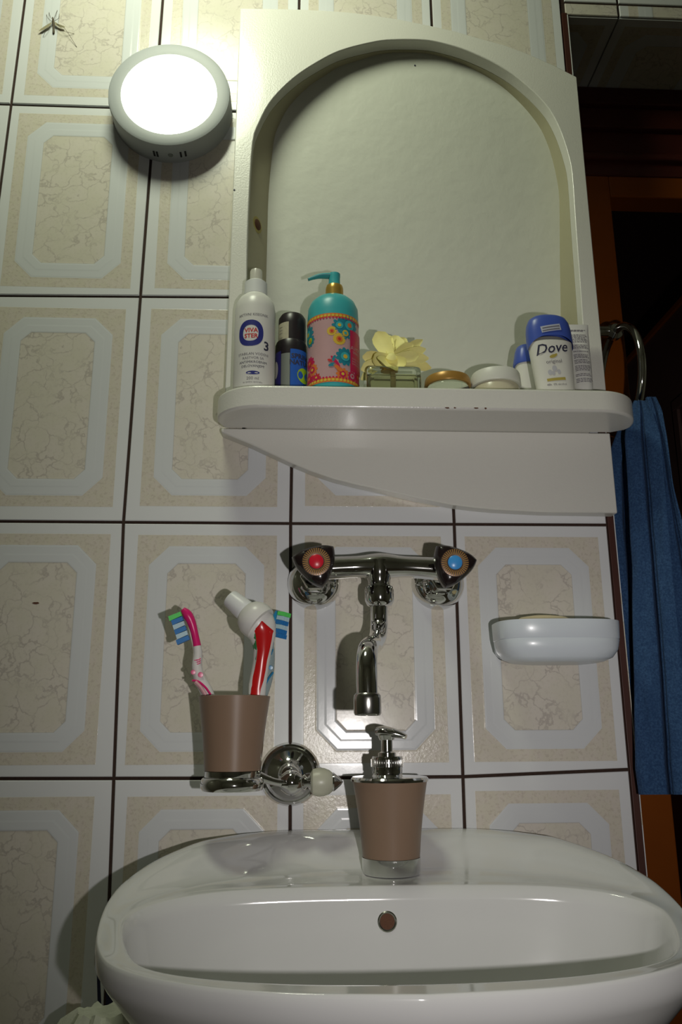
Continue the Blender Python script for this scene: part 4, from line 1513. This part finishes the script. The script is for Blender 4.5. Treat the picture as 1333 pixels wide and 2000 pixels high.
strip_([(1213, 511, 513), (1222, 505, 523), (1232, 495, 535), (1238, 496, 533), (1250, 500, 531), (1270, 503, 527), (1290, 501, 522), (1310, 497, 519), (1330, 492, 515), (1345, 489, 510), (1358, 486, 508), (1375, 484, 506)], 'tubered', 'red_field')
strip_([(1237, 488, 499), (1250, 491, 501), (1270, 495.5, 502), (1290, 496, 500.5), (1310, 491, 496.5), (1335, 489.5, 491), (1360, 485, 486)], 'tubegreen', 'green_stripe', 3)
sh = P(497, 1208, YQ)
dr_ = (P(450, 1172, YQ + .01) - P(502, 1216, YQ)).normalized()
mk('shoulder', lathe([(.0195, -.012), (.0205, -.006), (.0200, .000), (.0165, .007), (.0125, .0105), (0, .0105)], sh + dr_ * .002, dr_, 36), M['bottle_white'], tp)
mk('cap', lathe([(.0115, .010), (.0120, .012), (.0118, .016), (.0102, .034), (.0095, .0355), (0, .0345)], sh + dr_ * .002, dr_, 36), M['white_plastic'], tp)

# ---------------------------------------------------------------- wash basin
X0 = 0.497
ZRT = [(-0.42, -1.028), (-0.35, -1.026), (-0.25, -1.018), (-0.17, -1.000), (-0.10, -0.980), (-0.05, -0.967), (0.0, -0.962)]
def zr(Y): return interp(ZRT, max(-0.42, min(0, Y)))
def on_rim(px, py):
    Y = -.2
    z = zr(Y)
    for _ in range(60):
        p = PZ(px, py, z)
        Y = max(-.6, min(.05, p.y))
        z = z * .6 + zr(Y) * .4
    return PZ(px, py, z)
rim_px = [(560, 1622), (480, 1628), (420, 1637), (355, 1655), (300, 1680), (252, 1712), (215, 1750), (193, 1800), (187, 1850), (212, 1888), (300, 1917), (450, 1938), (600, 1947)]
half = []
for p_ in rim_px:
    q = on_rim(*p_)
    half.append((q.x - X0, min(q.y, -.001)))
half[0] = (half[0][0], -.001)
fy_ = on_rim(780, 1950).y
left = [(0, -.001)] + [(-.05, -.001)] + half + [(0, fy_)]
sp2 = smoothpath(left, 8)
loop = [(x, min(y, -.001)) for x, y in sp2] + [(-x, min(y, -.001)) for x, y in sp2[::-1][1:-1]]
bc = Vector((0, -.240))      # relative bowl centre
NT = 160
def outl(th):
    """radius of the outer outline from the bowl centre in direction th"""
    d = Vector((math.cos(th), math.sin(th)))
    best = 0
    n = len(loop)
    for i in range(n):
        a = Vector(loop[i]) - bc
        b = Vector(loop[(i + 1) % n]) - bc
        e = b - a
        den = d.x * e.y - d.y * e.x
        if abs(den) < 1e-12: continue
        t = (a.x * e.y - a.y * e.x) / den
        s = (a.x * d.y - a.y * d.x) / den
        if t > 0 and -1e-6 <= s <= 1 + 1e-6: best = max(best, t)
    return best
Bx, Byb, Byf = .236, .098, .106
def bowl(th):
    ct, st = math.cos(th), math.sin(th)
    b = Byb if st > 0 else Byf
    pw = 3.0 if st > 0 else 2.3
    return (abs(ct / Bx) ** pw + abs(st / b) ** pw) ** (-1 / pw)
def sstep(t):
    t = max(0, min(1, t))
    return t * t * (3 - 2 * t)
bm = bmesh.new()
ths = [2 * PI * k / NT + .0001 for k in range(NT)]
Ro = [outl(t) for t in ths]
Rbw = [min(bowl(t), Ro[i] - .022) for i, t in enumerate(ths)]
def zedge(y):               # height of the bowl's edge
    return interp([(-.42, -1.031), (-.30, -1.024), (-.20, -1.007), (-.15, -.998), (-.12, -.996), (0, -.996)], max(-.42, min(0, y)))
rings = []
DEP = .135
for s in (0.0, .10, .25, .4, .52, .62, .70, .77, .83, .88, .92, .95, .975, .99, 1.0):
    row = []
    for i, t in enumerate(ths):
        r = Rbw[i] * s
        x, y = bc.x + r * math.cos(t), bc.y + r * math.sin(t)
        xe, ye = bc.x + Rbw[i] * math.cos(t), bc.y + Rbw[i] * math.sin(t)
        u = 1 - s
        prof_ = (1 - math.exp(-u * 8.5)) / (1 - math.exp(-8.5))
        e = .004 * math.exp(-u * 90)
        z = zedge(ye) - DEP * prof_ * (1 + .12 * (1 - s)) - .0035 * (1 - math.exp(-u * 60))
        row.append((x, y, z))
    rings.append(row)
zin = zedge
for wv_ in (.04, .10, .2, .35, .5, .62, .72, .80, .86, .91, .95, .98, 1.0):
    row = []
    for i, t in enumerate(ths):
        r = Rbw[i] + (Ro[i] - Rbw[i]) * wv_
        x, y = bc.x + r * math.cos(t), bc.y + r * math.sin(t)
        xe, ye = bc.x + Rbw[i] * math.cos(t), bc.y + Rbw[i] * math.sin(t)
        xo, yo = bc.x + Ro[i] * math.cos(t), bc.y + Ro[i] * math.sin(t)
        z0_ = zedge(ye)
        z1_ = zr(yo)
        k = sstep((wv_ - .38) / .50)
        z = z0_ + (z1_ - z0_) * k + .0015 * min(1, wv_ / .1)
        if wv_ > .93: z -= .006 * ((wv_ - .93) / .07) ** 2
        row.append((x, y, z))
    rings.append(row)
# outside, going down and in towards the foot
for dzv, sc in ((.012, 1.0), (.022, .978), (.040, .930), (.065, .86), (.095, .77), (.125, .67), (.155, .56), (.18, .44), (.195, .36)):
    row = []
    for i, t in enumerate(ths):
        xo, yo = bc.x + Ro[i] * math.cos(t), bc.y + Ro[i] * math.sin(t)
        x = xo * sc
        y = min(-.001, -.10 + (yo + .10) * sc) if yo < -.10 else yo
        row.append((x, y, zr(yo) - dzv - .002))
    rings.append(row)
VR = [[bm.verts.new((X0 + x, min(y, -.001), z)) for x, y, z in row] for row in rings[1:]]
cv = bm.verts.new((X0 + bc.x, bc.y, rings[0][0][2]))
for k in range(NT):
    bm.faces.new((cv, VR[0][k], VR[0][(k + 1) % NT]))
for A, B in zip(VR, VR[1:]):
    for k in range(NT):
        bm.faces.new((A[k], A[(k + 1) % NT], B[(k + 1) % NT], B[k]))
bm.faces.new(VR[-1])
bas = empty('wash_basin', (X0, 0, -1.16), 'white glazed ceramic wash basin mounted on the tiled wall below the tap', 'basin')
bowl_o = mk('basin_bowl', bm, M['ceramic'], bas, smooth=80)
# overflow hole on the back wall of the bowl
bpy.context.view_layer.update()
dgv = bpy.context.evaluated_depsgraph_get()
d_ = ray(757, 1800).normalized()
hit, hp, hn, *_ = S.ray_cast(dgv, CAM, d_)
# flash light data is no mesh, so the first hit is the basin
if hit:
    mk('overflow_ring', lathe([(0, -.001), (.0085, -.001), (.0092, .0003), (.0082, .0010), (.0070, .0002), (0, .0002)], hp, hn, 28), M['chrome_worn'], bas)
    mk('overflow_hole', lathe([(0, .0003), (.0070, .0003), (.0068, .0007), (0, .0009)], hp, hn, 24), M['rust'], bas)
mk('drain', lathe([(0, 0), (.021, 0), (.020, .003), (.012, .002), (0, .001)], (X0, bc.y, rings[0][0][2] + .0005), seg=32), M['chrome'], bas)

# ---------------------------------------------------------------- soap dispenser on the basin
YP = -.082
d_ = (P(764, 1690, YP) - CAM).normalized()
bpy.context.view_layer.update()
_h = S.ray_cast(bpy.context.evaluated_depsgraph_get(), Vector((P(765, 1690, YP).x, YP - .025, -.93)), Vector((0, 0, -1)))
zd = (_h[1].z if _h[0] else -.9955) + .0006
cx_ = P(765, 1690, YP).x
disp = empty('soap_dispenser', (cx_, YP, zd), 'taupe-brown soap dispenser with chrome base, lid and pump, standing on the basin', 'dispenser')
zT = P(755, 1517, YP).z - .001
zB = P(762, 1682, YP - .03).z
Hh = zT - zd
r1 = (P(829, 1517, YP).x - P(680, 1517, YP).x) / 2
r0 = (P(818, 1690, YP).x - P(705, 1690, YP).x) / 2
def rd(z): return r0 + (r1 - r0) * (max(0, z) / Hh) ** 1.7
hbase = zB - zd
cD = (cx_, YP, zd)
mk('chrome_base', lathe([(0, .0002), (rd(0) - .001, .0002), (rd(0), .002), (rd(hbase), hbase), (0, hbase)], cD, seg=72), M['chrome'], disp)
mk('brown_sleeve', lathe([(0, hbase + .0002), (rd(hbase) - .0008, hbase + .0002)] + [(rd(Hh * t) - .0006, Hh * t) for t in (.35, .5, .65, .8, .9, .965)] + [(0, Hh * .965)], cD, seg=72), M['brown'], disp)
mk('chrome_lid', lathe([(0, Hh * .965), (rd(Hh) + .0002, Hh * .965), (rd(Hh) + .0006, Hh - .001), (rd(Hh) - .001, Hh + .001), (.020, Hh + .0016), (0, Hh + .0016)], cD, seg=72), M['chrome'], disp)
zc_ = lambda py: P(757, py, YP).z - zd
cP = (P(757, 1500, YP).x, YP, zd)
cpt_ = [(0, Hh + .002), (.0160, Hh + .002), (.0165, zc_(1516)), (.0150, zc_(1512)), (.0160, zc_(1510)), (.0160, zc_(1500)), (.0165, zc_(1498)), (.0165, zc_(1481)), (.0155, zc_(1477)), (0, zc_(1477))]
mk('pump_collar', lathe(cpt_, cP, seg=48), M['chrome'], disp)
bm = bmesh.new()
for k in range(40):
    a = 2 * PI * k / 40
    b2 = nbox(.0162, .0171, -.0005, .0005, zc_(1497), zc_(1483))
    b2.transform(Matrix.Translation(cP) @ Matrix.Rotation(a, 4, 'Z'))
    me = bpy.data.meshes.new('x'); b2.to_mesh(me); b2.free(); bm.from_mesh(me); bpy.data.meshes.remove(me)
mk('collar_ribs', bm, M['chrome_worn'], disp, smooth=0)
mk('pump_stem', lathe([(.0095, zc_(1478)), (.0095, zc_(1470)), (.0062, zc_(1467)), (.0062, zc_(1440)), (0, zc_(1440))], cP, seg=32), M['chrome'], disp)
# spout head pointing right and forward
bm = bmesh.new()
hc = Vector((cP[0], YP, zd + zc_(1432)))
dirv = Vector((.9, -.35, -.12)).normalized()
pth = [(*(hc - dirv * .011), .0075), (*(hc - dirv * .004 + Vector((0, 0, .001))), .0098), (*(hc + dirv * .006 + Vector((0, 0, .001))), .0088), (*(hc + dirv * .016), .0058), (*(hc + dirv * .0215 - Vector((0, 0, .0012))), .0042)]
tube(smoothpath(pth, 5), 20, bm, flat=.62, ref=(0, 0, 1))
lathe([(.0078, -.004), (.0100, .001), (0, .002)], hc - Vector((0, 0, .003)), (0, 0, 1), 28, bm)
mk('pump_head', bm, M['chrome'], disp, smooth=40)

# ---------------------------------------------------------------- towel ring and towel
XT = .860
rr_ = .076
rcx = None
m0 = PX(1200, 648, XT)
rc_ = Vector((XT, m0.y - .010, m0.z - rr_))
# fit so that the nearest point of the ring falls at the photo's right extreme
tr = empty('towel_ring', (XE + .005, m0.y, m0.z), 'chrome towel ring fixed to the wall corner at the right of the cabinet', 'towel ring')
mk('wall_plate', lathe([(0, 0), (.022, 0), (.0215, .005), (.012, .009), (.0085, .014), (.0085, .045), (0, .045)], (XE + .0046, m0.y, m0.z), (1, 0, 0), 36), M['chrome'], tr)
mk('joint_ball', lathe([(0, -.012), (.008, -.010), (.0125, -.004), (.0125, .004), (.008, .010), (0, .012)], (XT, m0.y, m0.z), (0, 1, 0), 28), M['chrome'], tr)
RC = (m0.y - .004, m0.z - rr_ - .002)
rp = [(XT, RC[0] + rr_ * math.sin(2 * PI * k / 64), RC[1] + rr_ * math.cos(2 * PI * k / 64), .0055) for k in range(64)]
mk('ring', tube(rp, 14, closed=True), M['chrome'], tr)

# towel: gathered over the bottom of the ring, falling in deep folds
tw = empty('hand_towel', (XT, RC[0], RC[1] - rr_), 'blue terry hand towel hanging in folds from the chrome ring at the right', 'towel')
def towel_sheet(edge_px_top, rows, Yoff, name, th=.006, nfold=3.0, amp=.010, ph=0.0):
    """rows: (py, left px, right px, base Y left, base Y right)"""
    bm = bmesh.new()
    NU, NV = 110, 60
    def at_row(v):
        py = rows[0][0] + (rows[-1][0] - rows[0][0]) * v
        ys = [r[0] for r in rows]
        return py, *[interp([(r[0], r[i]) for r in rows], py) for i in (1, 2, 3, 4)]
    F_, B_ = [], []
    for j in range(NV + 1):
        v = j / NV
        py, xl, xr, yl, yr = at_row(v)
        fr, bk = [], []
        for i in range(NU + 1):
            u = i / NU
            am = amp * (0.35 + .65 * min(1, v * 3))
            q_ = u * nfold + ph + .06 * math.sin(v * 4 + u * 3)
            q_ = abs(q_ - round(q_))
            fold = .80 * (1 - math.exp(-(q_ / .055) ** 2)) + .20 * math.sin(PI * q_)
            Y = yl + (yr - yl) * u - am * fold
            px = xl + (xr - xl) * u
            p = P(px, py, Y)
            wob = .0015 * noise.noise(Vector((u * 5, v * 9, nfold)))
            p += Vector((wob, wob, 0))
            tk = th * math.sqrt(max(0, 1 - (2 * u - 1) ** 8))
            fr.append(bm.verts.new(p))
            bk.append(bm.verts.new(p + Vector((0, .0012 + tk, 0))))
        F_.append(fr); B_.append(bk)
    for j in range(NV):
        for i in range(NU):
            bm.faces.new((F_[j][i], F_[j][i + 1], F_[j + 1][i + 1], F_[j + 1][i]))
            bm.faces.new((B_[j][i], B_[j + 1][i], B_[j + 1][i + 1], B_[j][i + 1]))
        bm.faces.new((F_[j][0], F_[j + 1][0], B_[j + 1][0], B_[j][0]))
        bm.faces.new((F_[j][NU], B_[j][NU], B_[j + 1][NU], F_[j + 1][NU]))
    for i in range(NU):
        bm.faces.new((F_[0][i], B_[0][i], B_[0][i + 1], F_[0][i + 1]))
        bm.faces.new((F_[NV][i], F_[NV][i + 1], B_[NV][i + 1], B_[NV][i]))
    return mk(name, bm, M['towel'], tw, smooth=70)
# rear layer (left, behind), main layer, right flap
towel_sheet(None, [(806, 1236, 1262, .03, .02), (830, 1212, 1266, .035, .02), (900, 1186, 1262, .035, .02), (1020, 1188, 1265, .035, .02), (1200, 1205, 1270, .035, .02), (1542, 1222, 1262, .035, .02)], 0, 'rear_fold', nfold=2.0, amp=.020, ph=.1)
towel_sheet(None, [(782, 1240, 1263, -.005, -.025), (800, 1234, 1274, -.004, -.03), (850, 1222, 1290, -.004, -.03), (950, 1228, 1300, -.004, -.03), (1100, 1236, 1312, -.004, -.03), (1300, 1240, 1332, -.004, -.03), (1500, 1243, 1352, -.004, -.03), (1552, 1250, 1356, -.004, -.03)], 0, 'front_fold', nfold=1.6, amp=.024, ph=.12)
towel_sheet(None, [(775, 1264, 1282, -.02, -.03), (800, 1270, 1294, -.02, -.03), (850, 1282, 1303, -.02, -.03), (950, 1297, 1317, -.02, -.03), (1100, 1306, 1352, -.02, -.03), (1300, 1322, 1385, -.02, -.03), (1372, 1330, 1400, -.02, -.03)], 0, 'side_fold', nfold=1.2, amp=.018, ph=.3)

# ---------------------------------------------------------------- bag hanging under the basin, lower left
bag = empty('plastic_bag', P(205, 2010, -.10), 'crinkled pale plastic bag with dark blue straps below the basin, bottom left', 'bag')
bm = bmesh.new()
cb = P(203, 2066, -.10)
rings = []
for j in range(15):
    v = j / 14
    row = []
    for k in range(40):
        a = 2 * PI * k / 40
        r = .062 * math.sin(PI * (.08 + .84 * v)) ** .6
        nn = noise.noise(Vector((math.cos(a) * 3, math.sin(a) * 3, v * 5))) * .012 + noise.noise(Vector((math.cos(a) * 9, math.sin(a) * 9, v * 14))) * .005
        row.append(bm.verts.new((cb.x + (r + nn) * 1.0 * math.cos(a), cb.y + (r + nn) * .8 * math.sin(a), cb.z + .040 - .20 * v + nn * .8)))
    rings.append(row)
for A, B in zip(rings, rings[1:]):
    for k in range(40):
        bm.faces.new((A[k], A[(k + 1) % 40], B[(k + 1) % 40], B[k]))
bm.faces.new(rings[0]); bm.faces.new(rings[-1])
mk('bag_body', bm, M['bag'], bag, smooth=30)
def strap(pts, w0):
    bm = bmesh.new()
    A, B = [], []
    for (px, py, hw_) in pts:
        A.append([bm.verts.new(P(px - hw_, py, -.05)), bm.verts.new(P(px + hw_, py, -.05))])
        B.append([bm.verts.new(P(px - hw_, py, -.05) + Vector((0, .0015, 0))), bm.verts.new(P(px + hw_, py, -.05) + Vector((0, .0015, 0)))])
    for a, b, c_, d__ in zip(A, A[1:], B, B[1:]):
        bm.faces.new((a[0], a[1], b[1], b[0])); bm.faces.new((c_[0], d__[0], d__[1], c_[1]))
        bm.faces.new((a[0], b[0], d__[0], c_[0])); bm.faces.new((a[1], c_[1], d__[1], b[1]))
    bm.faces.new((A[0][0], B[0][0], B[0][1], A[0][1])); bm.faces.new((A[-1][0], A[-1][1], B[-1][1], B[-1][0]))
    mk('strap', bm, M['navy_strap'], bag, smooth=0)
strap([(190, 1840, 2), (191, 1880, 2.5), (193, 1930, 3), (195, 1990, 3.5)], 0)
strap([(214, 1860, 4), (215, 1920, 7), (215, 1950, 8), (213, 1970, 7), (211, 1990, 3)], 0)

# a small brown mark on the tile at the left
pm = P(70, 1178, 0)
bm = bmesh.new()
pp = [(pm.x + .0045 * math.cos(2 * PI * k / 12) * random.uniform(.7, 1.1), pm.z + .0016 * math.sin(2 * PI * k / 12) * random.uniform(.7, 1.1)) for k in range(12)]
o = mk('dirt_mark', prism(pp, -.0003, .0001), M['rust'], wall, smooth=0)
